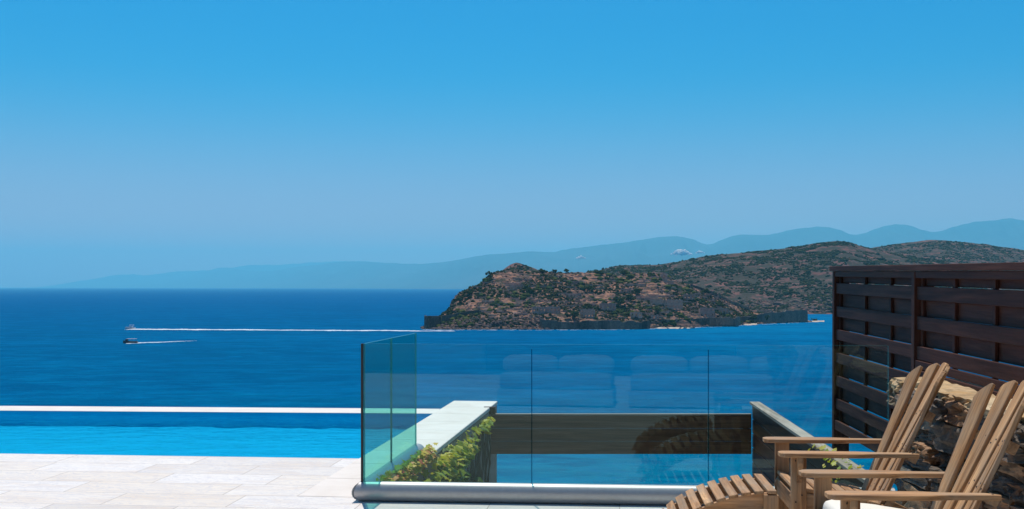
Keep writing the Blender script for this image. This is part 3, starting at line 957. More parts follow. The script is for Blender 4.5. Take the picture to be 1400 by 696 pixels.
def island_tree(px_, py_, wpx, hpx, label, cyp=False, seed=1):
    b = isl_hit(px_, py_)
    k = F / b.y; w = wpx / k; h = hpx / k
    e = empty('cypress_tree' if cyp else 'round_tree', b, 0, label, 'tree', 'trees on the fortress island')
    mb = MB()
    if cyp:
        for i in range(5):
            f = i / 4
            tree_crown(mb, (0, 0, h * (0.2 + 0.7 * f)), w / 2 * (1 - 0.6 * f), h * 0.16, 45, seed + i, w * 0.16)
    else:
        tree_crown(mb, (0, 0, h * 0.58), w / 2, h * 0.45, 170, seed, w * 0.085)
    mb.build('crown', M['treeleaf'], e, fix=False)
    t = MB(); t.tube([(0, 0, -0.6), (0.1, 0, h * 0.3), (0.15, 0.1, h * 0.6)], [w * .05, w * .04, w * .02], 6)
    t.build('trunk', M['bark'], e)
tl = [(783, 436, 20, 12, 'big round tree above the middle sea wall'), (774, 373, 10, 5.5, 'round tree standing highest on the island ridge'),
      (740, 373, 12, 5, 'low tree on the ridge just right of the grey cone hill'), (757, 373, 10, 5, 'low tree between the cone hill and the highest ridge tree'),
      (820, 376, 14, 6, 'wide tree on the ridge right of the highest ridge tree'), (853, 376, 13, 6, 'wide tree on the right part of the ridge'),
      (668, 378, 9, 7, 'tree on the left shoulder of the ridge'), (872, 402, 13, 9, 'tree on the slope left of the long two storey ruin'),
      (806, 400, 15, 10, 'dark tree in the upper middle of the slope'), (725, 402, 12, 10, 'dark tree high on the left half of the slope'),
      (848, 419, 22, 13, 'broad dark tree right of the square pinkish ruin'), (862, 412, 16, 10, 'dark tree behind the broad one on the slope'),
      (803, 424, 14, 9, 'tree behind the tall roofless house'), (900, 428, 10, 8, 'tree below the long two storey ruin'),
      (1028, 440, 14, 11, 'rounded shoreline tree, leftmost before the end rampart'), (1046, 441, 15, 10, 'rounded shoreline tree in the middle before the end rampart'),
      (1064, 440, 18, 11, 'widest shoreline tree before the end rampart'), (1090, 440, 9, 6, 'small shoreline bush under the corner of the end rampart'),
      (1100, 440, 8, 7, 'shoreline bush standing right at the rampart corner, just left of the sand spit'), (1113, 440.5, 9, 6, 'last shoreline bush on the right sand spit'),
      (920, 447, 14, 8, 'shoreline tree before the straight sea wall'), (965, 403, 12, 8, 'tree on the upper right slope of the island'),
      (985, 421, 16, 9, 'tree at the foot of the stepped wall'), (640, 404, 14, 8, 'dark tree on the left cliff of the island'), (628, 413, 10, 8, 'dark tree low on the left cliff')]
for i, (a, b, c, d, lab) in enumerate(tl): island_tree(a, b, c, d, lab, seed=100 + i * 7)
for i, (a, b, c, d, lab) in enumerate([(974, 434, 3, 9, 'slim cypress beside the gabled ruin'), (1076, 424.5, 3, 9, 'slim dark cypress on the end rampart'), (990, 434, 3.5, 8, 'cypress in front of the narrow ruin'), (1000, 436, 3, 6, 'small cypress right of the narrow ruin')]):
    island_tree(a, b, c, d, lab, True, 300 + i * 11)

pr = []; sr = []
rnd = random.Random(31)
for k in range(900):
    pp = rnd.uniform(577, 742) if rnd.random() < .75 else rnd.uniform(742, 1110)
    f = rnd.random() ** 1.5 * (1 if pp < 742 else .25)
    d0 = float(isl_D0(pp)); d = d0 - 2 + f * 22
    z = float(isl_z(pp, d)); pr.append(((pp - 700) / F * d, d, max(z, SEA) + .1)); sr.append(rnd.uniform(.6, 2.0))
blobs('island_shore_rocks', pr, sr, M['rock'], 41, .75, .45)
# sand and surf along the shore
mb = MB()
for (a, b, o1, o2) in ((890, 950, 55.6, 57.4), (955, 1010, 53.3, 54.3), (1008, 1035, 50.2, 52.6), (1060, 1127, 46.9, 48.6)):
    n = 24
    up = [G(a + (b - a) * i / n, HZ + o1 + random.uniform(-.2, .2) + (-2.2 if a > 1050 else 0) * i / n * 0.3, SEA + 0.9) for i in range(n + 1)]
    dn = [G(a + (b - a) * i / n, HZ + o2 + random.uniform(-.3, .3) - abs(i / n - .5) ** 2 * 3 , SEA + 0.05) for i in range(n + 1)]
    vs = up + dn
    mb.add(vs, [(i, i + 1, n + 2 + i, n + 1 + i) for i in range(n)], rnd=.5)
o = mb.build('island_beach', M['sand']); tag(o, kind='structure')
mb = MB()
rnd = random.Random(9)
for k in range(260):
    pp = rnd.uniform(578, 1105)
    off = float(interp(base_off, pp)) + rnd.uniform(0.0, 1.1)
    c = G(pp, HZ + off, SEA + 0.05)
    L = rnd.uniform(0.8, 5)
    mb.box(c, (L, rnd.uniform(0.4, 1.2), 0.16))
o = mb.build('shore_surf', M['foam']); tag(o, kind='stuff')

# ------------------------------------------------------------------ boats and wakes
def wake(name, px0, px1, py0, py1, w0, w1, fade, seed, dens):
    rnd = random.Random(seed)
    mb = MB()
    n = int(abs(px1 - px0) * dens)
    for k in range(n):
        f = rnd.random()
        if rnd.random() < f * fade: continue
        pp = px0 + (px1 - px0) * f
        c = G(pp, py0 + (py1 - py0) * f, SEA + 0.1)
        w = w0 + (w1 - w0) * f
        w *= 0.35 + 1.3 * float(fbm(pp * 0.12, 1.0, 3, seed))
        c.y += (float(fbm(pp * .04, 7., 3, seed)) - .5) * 9
        c.y += rnd.gauss(0, 0.42) * w
        s = rnd.uniform(0.5, 1.6)
        a = rnd.uniform(-.2, .2)
        mb.box(c, (s * 2.2, s * .55, 0.10 + 0.14 * (1 - f)), Matrix.Rotation(a, 3, 'Z'), rnd=rnd.random())
    o = mb.build(name, M['foam']); tag(o, kind='stuff')
wake('boat_wake_foam', 176, 620, 450.3, 452.6, 8.5, 5.0, 0.5, 4, 22)
wake('slow_boat_wake_foam', 178, 268, 469.3, 466.0, 4.5, 2.6, 1.0, 5, 6)

def hull(mb, L, w, h, n=9):
    vs = []; fs = []
    m = 5
    for i in range(n):
        f = i / (n - 1)
        ww = w / 2 * (1 - max(0, (f - .45) / .55) ** 2.2)
        sheer = h * (1 + 0.45 * f * f)
        x = (f - 0.5) * L
        vs += [(x, -ww, sheer), (x, -ww * .75, h * .3), (x, 0, -0.25), (x, ww * .75, h * .3), (x, ww, sheer)]
    for i in range(n - 1):
        for k in range(m - 1):
            fs.append((i * m + k, i * m + k + 1, (i + 1) * m + k + 1, (i + 1) * m + k))
        fs.append((i * m, (i + 1) * m, (i + 1) * m + 4, i * m + 4))
    fs.append((0, 1, 2, 3, 4))
    mb.add(vs, fs, rnd=.5)
c = G(178, 449.6, SEA)
e = empty('speedboat', c, math.pi, 'white speedboat with a long bright wake, the farther of two boats', 'boat')
mb = MB(); hull(mb, 8.5, 2.6, 1.1); mb.build('hull', M['boatwhite'], e)
mb = MB(); mb.box((-0.6, 0, 1.8), (2.8, 1.9, 1.0), ch=.15); mb.build('cabin', M['boatwhite'], e)
mb = MB(); mb.box((0.95, 0, 1.75), (0.08, 1.7, 0.6), Matrix.Rotation(-.5, 3, 'Y')); mb.build('windscreen', M['boatdark'], e)
mb = MB(); mb.box((-1.2, 0, 3.1), (3.6, 2.0, 0.15), ch=.04)
for sx in (-2.6, .3):
    for sy in (-.85, .85): mb.tube([(sx, sy, 1.2), (sx, sy, 3.05)], 0.05, 6)
mb.build('sun_roof', M['boatwhite'], e)
c = G(178, 469.4, SEA)
e = empty('tour_boat', c, math.pi, 'dark tour boat with a pinkish canopy, the nearer of two boats', 'boat')
mb = MB(); hull(mb, 8.8, 2.8, 1.25); mb.build('hull', M['boatdark'], e)
mb = MB(); mb.box((-1.0, 0, 2.75), (5.6, 2.6, 0.18), ch=.05); mb.build('canopy', M['canopy'], e)
for sx in (-3.5, -1.0, 1.6):
    for sy in (-1.1, 1.1):
        mb = MB(); mb.tube([(sx, sy, 1.1), (sx, sy, 2.7)], 0.06, 6); mb.build('canopy_post', M['boatdark'], e)
mb = MB(); mb.box((2.2, 0, 1.9), (1.3, 1.6, 1.3), ch=.1); mb.build('wheelhouse', M['boatdark'], e)

# ------------------------------------------------------------------ hillside under the terrace
xs = np.linspace(-120, 140, 60); ys = np.linspace(-25, 125, 50)
X, Y = np.meshgrid(xs, ys)
Z = np.where(Y < 15, -4.0, -4.0 - (Y - 15) * 0.36) + (fbm(X / 9, Y / 9, 4, 5) - .5) * 2.0
o = grid_mesh('hillside', X, Y, Z, M['hillside'], False); tag(o, kind='structure')

# ------------------------------------------------------------------ terrace: deck, pool, coping
def V2(X_, y): return Vector((0.118 * y - X_, y, 0))      # point on a line that runs away from the camera
XR, XL = 1.946, 2.545                                      # right and left edge of the side coping
def deck_far(x): return 9.894 + (x + 1.352) * -0.089       # pool side edge of the deck
def pool_far(x):                                           # near edge of the far coping
    return 13.80 + (x + 6.4) * -0.060
def rail_y(x): return 7.95 - 0.0717 * (x + 1.08)
def line_x(fn, X_):
    x = 0.0
    for _ in range(20): x = 0.118 * fn(x) - X_
    return x
DT = 0.16
def slab(name, poly, z1, z0, mat, kind='structure', ch=0):
    mb = MB(); n = len(poly)
    vs = [(p[0], p[1], z1) for p in poly] + [(p[0], p[1], z0) for p in poly]
    fs = [tuple(range(n)), tuple(range(2 * n - 1, n - 1, -1))] + [(i, (i + 1) % n, n + (i + 1) % n, n + i) for i in range(n)]
    mb.add(vs, fs, rnd=.5)
    o = mb.build(name, mat); 
    if kind: tag(o, kind=kind)
    return o
xL = line_x(deck_far, XL)
ry = lambda x: rail_y(x) + 0.13
xR = line_x(ry, XR)
# polygon of the deck in front of the pool and the balustrade
xr_near = V2(XR, ry(xR))
deck = [(-16, deck_far(-16)), (xL, deck_far(xL)), (V2(XL, ry(xR)).x, ry(V2(XL, ry(xR)).x)), (xr_near.x, xr_near.y), (2.66, ry(2.66)), (2.66, -4.2), (-16, -4.2)]
slab('terrace_deck', deck, 0.0, -DT, M['paving'])
# side coping from the deck to the far end
yfar = 14.86
a = [V2(XL, ry(xR) + 0.003), V2(XR, ry(xR) + 0.003), V2(XR, 14.90), V2(XL, 14.80)]
mb = MB()
n = 9
for i in range(n):                    # the coping is laid as separate stones with hairline joints
    f0 = i / n; f1 = (i + 1) / n
    y0 = a[0].y + (14.85 - a[0].y) * f0 + 0.002; y1 = a[0].y + (14.85 - a[0].y) * f1 - 0.002
    p0, p1, p2, p3 = V2(XL, y0), V2(XR, y0), V2(XR, y1), V2(XL, y1)
    c = (p0 + p1 + p2 + p3) / 4
    yaw = -math.atan(0.118)
    mb.box(c + Vector((0, 0, -0.021)), (XL - XR, (y1 - y0) * 1.0069, 0.05), Matrix.Rotation(yaw, 3, 'Z'), 0.006)
o = mb.build('side_coping', M['coping']); tag(o, kind='structure')
# pool shell: floor, walls; the floor sits at the depth the water makes it appear
PW = -0.035; PD = PW - 0.158
poolpoly = [(-16, deck_far(-16) + .001), (xL, deck_far(xL) + .001)]
xf = line_x(pool_far, XL)
shell = MB()
pts = [(-16, deck_far(-16)), (xL, deck_far(xL)), (xf, pool_far(xf)), (-16, pool_far(-16))]
vs = [(p[0], p[1], PD) for p in pts] + [(p[0], p[1], -0.012) for p in pts]
# the far end is one long wall whose foot is waved to stand in for refraction by ripples
n = 260
foot = []; head = []
for i in range(n + 1):
    f = i / n; x = pts[2][0] + (pts[3][0] - pts[2][0]) * f
    dz = (float(fbm(x * 5, 0.5, 3, 77)) - .5) * .045
    foot.append((x, pool_far(x), PD + dz)); head.append((x, pool_far(x), -0.012))
flr = [(pts[0][0], pts[0][1], PD), (pts[1][0], pts[1][1], PD)]
o = MB()
q = flr + foot + head
o.add(q, [tuple([0, 1] + list(range(2, 3 + n)))] + [(2 + i, 3 + i, n + 4 + i, n + 3 + i) for i in range(n)], rnd=.5)
o.add([vs[1], vs[2], vs[6], vs[5]], [(0, 1, 2, 3)], rnd=.5)
o = o.build('pool_basin', M['pooltile'], fix=False); tag(o, kind='structure')
w = [(p[0], p[1], PW) for p in pts]
w[0] = (-16, deck_far(-16) + .002, PW); w[1] = (xL - .002, deck_far(xL) + .002, PW); w[2] = (xf - .002, pool_far(xf) - .002, PW); w[3] = (-16, pool_far(-16) - .002, PW)
o = MB(); o.add(w, [(0, 1, 2, 3)], rnd=.5); o = o.build('pool_water', M['poolwater'], fix=False); tag(o, kind='structure')
slab('pool_far_coping', [(-16, pool_far(-16) + .004), (xf - .003, pool_far(xf) + .004), (xf + .04, pool_far(xf) + .53), (-16, pool_far(-16) + .53)], -0.008, -0.3, M['coping'])
# masonry below deck, pool and coping
slab('pool_retaining_wall', [(-16, 9.6), (xL + 0.05, 9.3), (V2(XR, 8.2).x - 0.03, 8.2), V2(XR + 0.03, 14.8).to_2d(), (xf, 14.2), (-16, 14.6)], PD - 0.02, -6.0, M['render'])
slab('terrace_substructure', [(-16, 9.5), (xL, 8.9), (xR, 8.0), (2.6, 7.7), (2.6, -4), (-16, -4)], -DT - 0.002, -6.0, M['render'])
mb = MB()
p0, p1 = V2(XR + 0.035, 8.05), V2(XR + 0.035, 14.8)
mb.bar(p0 + Vector((0, 0, -1.9)), p1 + Vector((0, 0, -1.9)), 0.06, 3.69)
o = mb.build('planter_wall', M['render']); tag(o, 'grey rendered wall face under the pale coping, partly covered by vine', 'wall')

# ------------------------------------------------------------------ climbing vine
def vine():
    rnd = random.Random(3)
    e = empty('climbing_vine', V2(XR, 9.0), 0, 'green and reddish climbing vine on the wall below the pale coping', 'vine')
    org = Vector(e.location)
    lv = MB()
    yaw = -math.atan(0.118)
    out = Vector((math.cos(yaw), math.sin(yaw), 0))        # outward normal of the wall
    along = Vector((-math.sin(yaw), math.cos(yaw), 0))
    def leaf(p, nrm, s, rv):
        nrm = nrm.normalized()
        dn = Vector((rnd.gauss(0, .35), rnd.gauss(0, .35), -1))
        dn = (dn - nrm * dn.dot(nrm)).normalized(); sd = nrm.cross(dn)
        # lobed leaf folded along its midrib
        L = [(0, 0), (.10, .42), (-.12, .62), (.30, .48), (.42, .88), (.62, .42), (1.05, 0.02)]
        vs = []
        for u, v in L: vs.append(p + dn * (u * s) + sd * (v * s) * .8 - nrm * abs(v) * s * .18)
        for u, v in L[1:-1]: vs.append(p + dn * (u * s) - sd * (v * s) * .8 - nrm * abs(v) * s * .18)
        fs = [(0, 1, 3), (1, 2, 3), (0, 3, 5), (3, 4, 5), (0, 5, 6), (0, 9, 7), (7, 9, 8), (0, 11, 9), (9, 11, 10), (0, 6, 11)]
        lv.add(vs, fs, rnd=rv)
    # near mass: drapes over the coping edge; far part: hangs in the upper half
    N = 2600
    for k in range(N):
        y = 8.15 + 5.5 * rnd.random() ** 1.35
        f = (y - 8.15) / 5.5
        depth = 1.25 if f < .45 else 1.25 - (f - .45) * 0.9
        z = -0.02 - depth * rnd.random() ** 1.15
        dens = float(fbm(y * 1.5, z * 2.2, 3, 44))
        if dens < 0.34 + 0.20 * max(0, f - .45) / .55 + 0.10 * (-z): continue
        proud = 0.02 + 0.16 * rnd.random() * (1 - 0.5 * f)
        if z > -0.25 and rnd.random() < .5: proud += 0.04
        p = V2(XR, y) + out * proud + Vector((0, 0, z))
        nrm = out * 0.6 + Vector((rnd.gauss(0, .5), rnd.gauss(0, .6), rnd.gauss(1.0, .45)))
        hot = float(fbm(y * 0.8, z * 1.3 + 5, 3, 12))
        rv = min(1, max(0, 0.30 + rnd.gauss(0, .17) + (z > -.35) * .16 + max(0, hot - .5) * 1.7 - f * 0.15 + z * .15))
        leaf(p - org, nrm, rnd.uniform(.05, .10), rv)
    for k in range(520):                   # sprays lying on top of the near end of the coping
        y = 8.1 + 1.9 * rnd.random() ** 1.6
        hh = rnd.random() ** 1.8
        p = V2(XR, y) + out * (0.06 - hh * 0.14 * (1 - (y - 8.1) / 2.2)) + Vector((0, 0, 0.01 + 0.13 * rnd.random() ** 1.5))
        nrm = Vector((rnd.gauss(.3, .4), rnd.gauss(-.3, .4), 1))
        leaf(p - org, nrm, rnd.uniform(.04, .075), min(1, max(0, rnd.gauss(.66, .2))))
    lv.build('foliage', M['vine'], e, fix=False)
    st = MB()
    for k in range(46):
        y = 8.4 + 5.4 * rnd.random()
        pts = []; z = -1.7; yy = y
        while z < -0.08:
            pts.append(V2(XR, yy) + out * rnd.uniform(.01, .04) + Vector((0, 0, z)) - org)
            z += rnd.uniform(.12, .25); yy += rnd.gauss(0.03, .08)
        if len(pts) > 2: st.tube(pts, [0.010] * len(pts), 5)
    st.build('stems', M['bark'], e)
vine()

# ------------------------------------------------------------------ glass balustrade
GT = 1.137; TR = 0.07
e = empty('glass_balustrade', (-1.08, 7.95, 0), 0, 'frameless green glass balustrade on a rounded silver base rail', 'railing')
eo = Vector(e.location)
def pane(a, b, mat='glass', z0=0.10, z1=GT):
    a = Vector(a); b = Vector(b); d = (b - a).normalized(); nrm = Vector((-d.y, d.x, 0)); t = 0.0075
    a = a + d * 0.004; b = b - d * 0.004
    q = [a - nrm * t, b - nrm * t, b + nrm * t, a + nrm * t]
    vs = [(p.x, p.y, z0) for p in q] + [(p.x, p.y, z1) for p in q]
    mb = MB(); vs = [Vector(v) - eo for v in vs]
    mb.add(vs, [(0, 1, 5, 4), (2, 3, 7, 6)], rnd=.5)
    o = mb.build('glass_pane', M[mat], e, fix=False)
    m2 = MB(); m2.add(vs, [(4, 5, 6, 7), (1, 2, 6, 5), (3, 0, 4, 7)], rnd=.5)
    m2.build('polished_edge', M['edge'], o, fix=False)
def at_px(px_):      # point of the front glass line seen at px
    x = 0.0
    for _ in range(30): x = (px_ - 700) / F * rail_y(x)
    return Vector((x, rail_y(x), 0))
cor = at_px(497.5)
ends = [cor, at_px(727), at_px(968.5), at_px(1215)]
for i in range(3): pane(ends[i], ends[i + 1])
XG = -(cor.x - 0.118 * cor.y)
side = [cor + Vector((0, 0.012, 0)), V2(XG, 8.82), V2(XG, 9.78)]
for i in range(2): pane(side[i], side[i + 1], 'sideglass')
mb = MB()
def profile_run(a, b, ca=0, cb=0):
    """rounded base rail from a to b; ca, cb shear the ends into mitres"""
    a = Vector(a); b = Vector(b); d = (b - a).normalized(); nrm = Vector((-d.y, d.x, 0))
    n = 22; loc = []
    for (c, sh) in ((a, ca), (b, cb)):
        for k in range(n):
            t = -math.pi / 2 + 2 * math.pi * k / n
            u = math.cos(t) * TR; v = max(0.0, TR + math.sin(t) * TR * 1.02 - 0.002) + 0.002
            loc.append(c + nrm * u + d * (u * sh) + Vector((0, 0, v)))
    return loc, n
def rail(name, a, b, ca, cb):
    loc, n = profile_run(a, b, ca, cb)
    mb = MB()
    mb.add([p - eo for p in loc], [(k, (k + 1) % n, n + (k + 1) % n, n + k) for k in range(n)], smooth=True, rnd=.5)
    mb.add([p - eo for p in loc[:n]], [tuple(range(n))], rnd=.5); mb.add([p - eo for p in loc[n:]], [tuple(range(n))], rnd=.5)
    return mb.build(name, M['alu'], e)
rail('base_rail', cor, at_px(1222), 0.85, 0)
rail('base_rail', cor, V2(XG, 9.86), -1.18 * 1.0, 0)
d = (ends[3] - ends[0]).normalized()
for q in ends[1:3]:
    mb = MB(); mb.box(q - eo + Vector((0, 0, 0.6)), (0.006, 0.012, GT - 0.13), Matrix.Rotation(math.atan2(d.y, d.x), 3, 'Z')); mb.build('joint_seal', M['seal'], e)
mb = MB(); mb.box(side[1] - eo + Vector((0, 0, 0.6)), (0.012, 0.007, GT - 0.13)); mb.build('joint_seal', M['seal'], e)
mb = MB(); mb.box(cor - eo + Vector((-.012, -0.006, 0.62)), (0.016, 0.02, GT - 0.1)); mb.build('corner_seal', M['black'], e)

# ------------------------------------------------------------------ low timber screens below the deck
mb = MB()
y0 = 14.2
e = empty('low_plank_barrier', (1.4, y0, -0.6), 0, 'low brown plank barrier crossing between the coping and the slanting screen', 'barrier')
xa, xb = (664 - 700) / F * y0 - .02, (1027 - 700) / F * y0
L = xb - xa; xc = (xa + xb) / 2
mb = MB()
for i in range(3):
    z1 = -0.118 - i * 0.1665; 
    mb.box((xc - 1.4, 0, z1 - 0.0815 + 0.6), (L, 0.035, 0.162), ch=.003)
mb.build('planks', M['lowwood'], e)
mb = MB(); mb.box((xc - 1.4, 0.004, -0.105 + 0.6), (L, 0.06, 0.022), ch=.003); mb.build('top_rail', M['greywood'], e)
for x in (xa + .06, xc, xb - .06):
    mb = MB(); mb.box((x - 1.4, 0.05, 0.24), (0.07, 0.06, 0.50)); mb.build('post', M['fence'], e)
mb = MB(); mb.box((xa + 0.075 - 1.4, -0.1, 0.56), (0.15, 0.1, 0.09)); mb.build('bracket', M['fence'], e)  # dark block added to stand in for the dark gap beside the coping

pA = Vector((2.24 + 0.064 * 14.25, 14.25, 0.04)); pB = Vector((2.24 + 0.064 * 8.35, 8.35, 0.045))
e = empty('low_slanting_screen', (pA.x, pA.y, 0), 0, 'dark low screen with a silvered top board running from the barrier towards the balustrade', 'screen')
q = Vector((pA.x, pA.y, 0))
mb = MB(); mb.bar(pA - q, pB - q, 0.13, 0.035, ch=.004); mb.build('top_board', M['greywood'], e)
mb = MB()
for i in range(9):
    z = -0.075 - i * 0.185
    mb.bar(pA - q + Vector((-.02, 0, z - .04)), pB - q + Vector((-.02, 0, z - .04)), 0.022, 0.172, ch=.002)
mb.build('boards', M['fence'], e)
for k in range(6):
    c = pA.lerp(pB, k / 5) - q
    mb = MB(); mb.box(c + Vector((0.03, -.03 if k == 0 else 0.03 if k == 5 else 0, -1.0)), (0.06, 0.08, 1.95))
    mb.build('post', M['fence'], e)
# little plant creeping over the top board
e = empty('creeping_plant', pA.lerp(pB, .78), 0, 'small green creeper over the silvered top board of the low screen', 'plant')
rnd = random.Random(8); lv = MB()
for k in range(150):
    s = rnd.uniform(.02, .04); p = Vector((rnd.gauss(-.05, .05), rnd.gauss(0, .32), rnd.uniform(-.02, .05)))
    if rnd.random() < .55: p = Vector((rnd.uniform(-.14, -.07), rnd.gauss(-.3, .16), -rnd.random() * .9))
    nrm = Vector((rnd.gauss(-.5, .5), rnd.gauss(0, .5), 1)).normalized(); a = nrm.orthogonal().normalized(); b = nrm.cross(a)
    lv.add([p - a * s, p - b * s * .6, p + a * s, p + b * s * .6], [(0, 1, 2, 3)], rnd=rnd.uniform(.2, .7))
lv.build('leaves', M['vine'], e, fix=False)

# ------------------------------------------------------------------ tall timber fence
fa = Vector((2.62 + 10.5 * 0.0433, 10.5, 0))
fd = Vector((-0.0433, -1, -0.0133)).normalized()
fy = Vector((0, 0, 1)).cross(fd).normalized(); fz = fd.cross(fy)
e = empty('timber_fence', fa, 0, 'tall dark brown hit and miss timber fence with a flat cap', 'fence')
MF = Matrix((fd, fy, fz)).transposed()
e.rotation_euler = MF.to_euler()
LEN = 8.6
def fb(mb, s0, s1, y0, y1, z0, z1, ch=.003):
    mb.box(((s0 + s1) / 2, (y0 + y1) / 2, (z0 + z1) / 2), (s1 - s0, y1 - y0, z1 - z0), None, ch, 0)
mb = MB(); fb(mb, -0.03, LEN, -.035, .155, 1.700, 1.745); mb.build('cap_rail', M['fence'], e)
posts = [0.05, 2.40, 5.25, 8.2]
for s in posts:
    mb = MB(); mb.box((s, .055, .86 - .1), (.07, .145, 1.876), None, .004, 2); mb.build('post', M['fence'], e)
panels = [(0.09, 2.36, 0.2, [0.96, 1.70]), (2.44, 5.21, 0.99, [3.12, 3.80, 4.52]), (5.29, 8.16, 0.99, [6.0, 6.72, 7.44])]
rows = [1.486 - 0.218 * k for k in range(6)]
for (s0, s1, zb, bats) in panels:
    mb = MB()
    fb(mb, s0, s1, -.012, .012, 1.645, 1.698)
    for r0 in rows:
        if r0 < zb: continue
        fb(mb, s0, s1, 0, .024, r0, r0 + .098)
    if zb > .5:
        fb(mb, s0, s1, -.012, .014, .985, 1.044); fb(mb, s0, s1, -.03, .0, .90, .978)
    else: fb(mb, s0, s1, -.012, .014, .2, .29)
    mb.build('front_boards', M['fence'], e)
    mb = MB()
    fb(mb, s0, s1, .050, .072, 1.589, 1.698)
    for r0 in rows:
        if r0 - .10 < zb: continue
        fb(mb, s0, s1, .050, .072, r0 - .1235, r0 - .003)
    mb.build('back_boards', M['fence'], e)
    for b in bats:
        mb = MB(); mb.box((b, .037, (zb + 1.69) / 2), (.045, .024, 1.69 - zb), None, .003, 2); mb.build('batten', M['fence'], e)
    for b in (s0 + .03, s1 - .03):
        mb = MB(); mb.box((b, .037, (zb + 1.69) / 2), (.045, .024, 1.69 - zb), None, .003, 2); mb.build('batten', M['fence'], e)

# ------------------------------------------------------------------ stone wall under the fence
def stone_wall():
    rnd = random.Random(17)
    o0 = Vector((2.355 + 0.0433 * 7.76, 7.76, 0)); d = Vector((-0.0433, -1, 0)).normalized()
    n = Vector((-1, 0.0433, 0)).normalized()            # face looks towards the terrace
    e = empty('stone_wall', o0, 0, 'dry stone wall of dark schist and rusty stones carrying the timber fence', 'wall')
    Lw = 6.6; ht = 0.87
    MW = Matrix((d, -n, Vector((0, 0, 1)))).transposed()
    mb = MB(); mb.box(d * (Lw / 2) - n * 0.24 + Vector((0, 0, ht / 2 - 0.01)), (Lw - .03, 0.42, ht), MW); mb.build('mortar', M['mortar'], e)
    st = MB()
    bm = bmesh.new(); bmesh.ops.create_cube(bm, size=1.0); bmesh.ops.subdivide_edges(bm, edges=bm.edges[:], cuts=6, use_grid_fill=True)
    cv = [v.co.copy() for v in bm.verts]; cf = [[q.index for q in f.verts] for f in bm.faces]; bm.free()
    def stone(mbx, s0, s1, z0, z1, out, dep, rough=.02, face=None):
        cx, cz = (s0 + s1) / 2, (z0 + z1) / 2
        sd = rnd.randint(0, 9999); tl = rnd.gauss(0, .05)
        vs = []; gr = []
        for c in cv:
            r = Vector((c.x, c.y, c.z)); m = max(abs(r.x), abs(r.y), abs(r.z)) * 2
            sph = r.normalized() * .56
            q = r.lerp(sph, .13)
            wn = float(fbm(c.x * 3.5 + sd, c.z * 3.5 + c.y * 2, 3, 7)) - .5
            wm = float(fbm(c.z * 4 + sd + 40, c.x * 4 + c.y * 2, 3, 8)) - .5
            x = q.x * (s1 - s0) + wn * rough * 1.5; y = q.y * dep + wm * rough * 2.4; z = q.z * (z1 - z0) + wn * rough * .9
            z += tl * x
            vs.append(d * (cx + x) + n * (out - dep / 2 + y) + Vector((0, 0, cz + z)))
            gr.append((cx + x, y, cz + z))
        mbx.add(vs, cf, gr, None)
    z = 0.0
    while z < ht - .03:
        h = rnd.choice((.07, .11, .15, .19, .24))
        if z + h > ht - .05: h = ht - z
        s = -0.02 - rnd.random() * .02
        while s < Lw:
            w = rnd.uniform(.2, .6)
            hh = h
            if h > .12 and rnd.random() < .4:      # two thin stones beside a tall one
                k = rnd.uniform(.4, .6)
                stone(st, s + .006, s + w - .006, z + .005, z + h * k - .005, rnd.uniform(-.02, .035), .16, .035)
                stone(st, s + .006, s + w - .006, z + h * k + .005, z + h - .005, rnd.uniform(-.02, .035), .16, .035)
            else:
                stone(st, s + .006, s + w - .006, z + .005, z + h - .005, rnd.uniform(-.025, .04), .16, .045)
            s += w
        z += h
    # the far end face of the wall
    z = 0
    while z < ht - .03:
        h = rnd.uniform(.08, .15)
        stone(st, -.05, .1, z, min(ht, z + h) - .008, -.05, .36)
        z += h
    st.build('stones', M['stone'], e)
    cp = MB(); s = 0.0
    while s < Lw:
        w = rnd.uniform(.22, .6)
        stone(cp, s + .002, s + w - .002, ht - .035 - rnd.random() * .03, ht + .035 + rnd.random() * .012, .012 + rnd.uniform(-.03, .02), .44, .04)
        s += w
    cp.build('cap_stones', M['capstone'], e)
stone_wall()

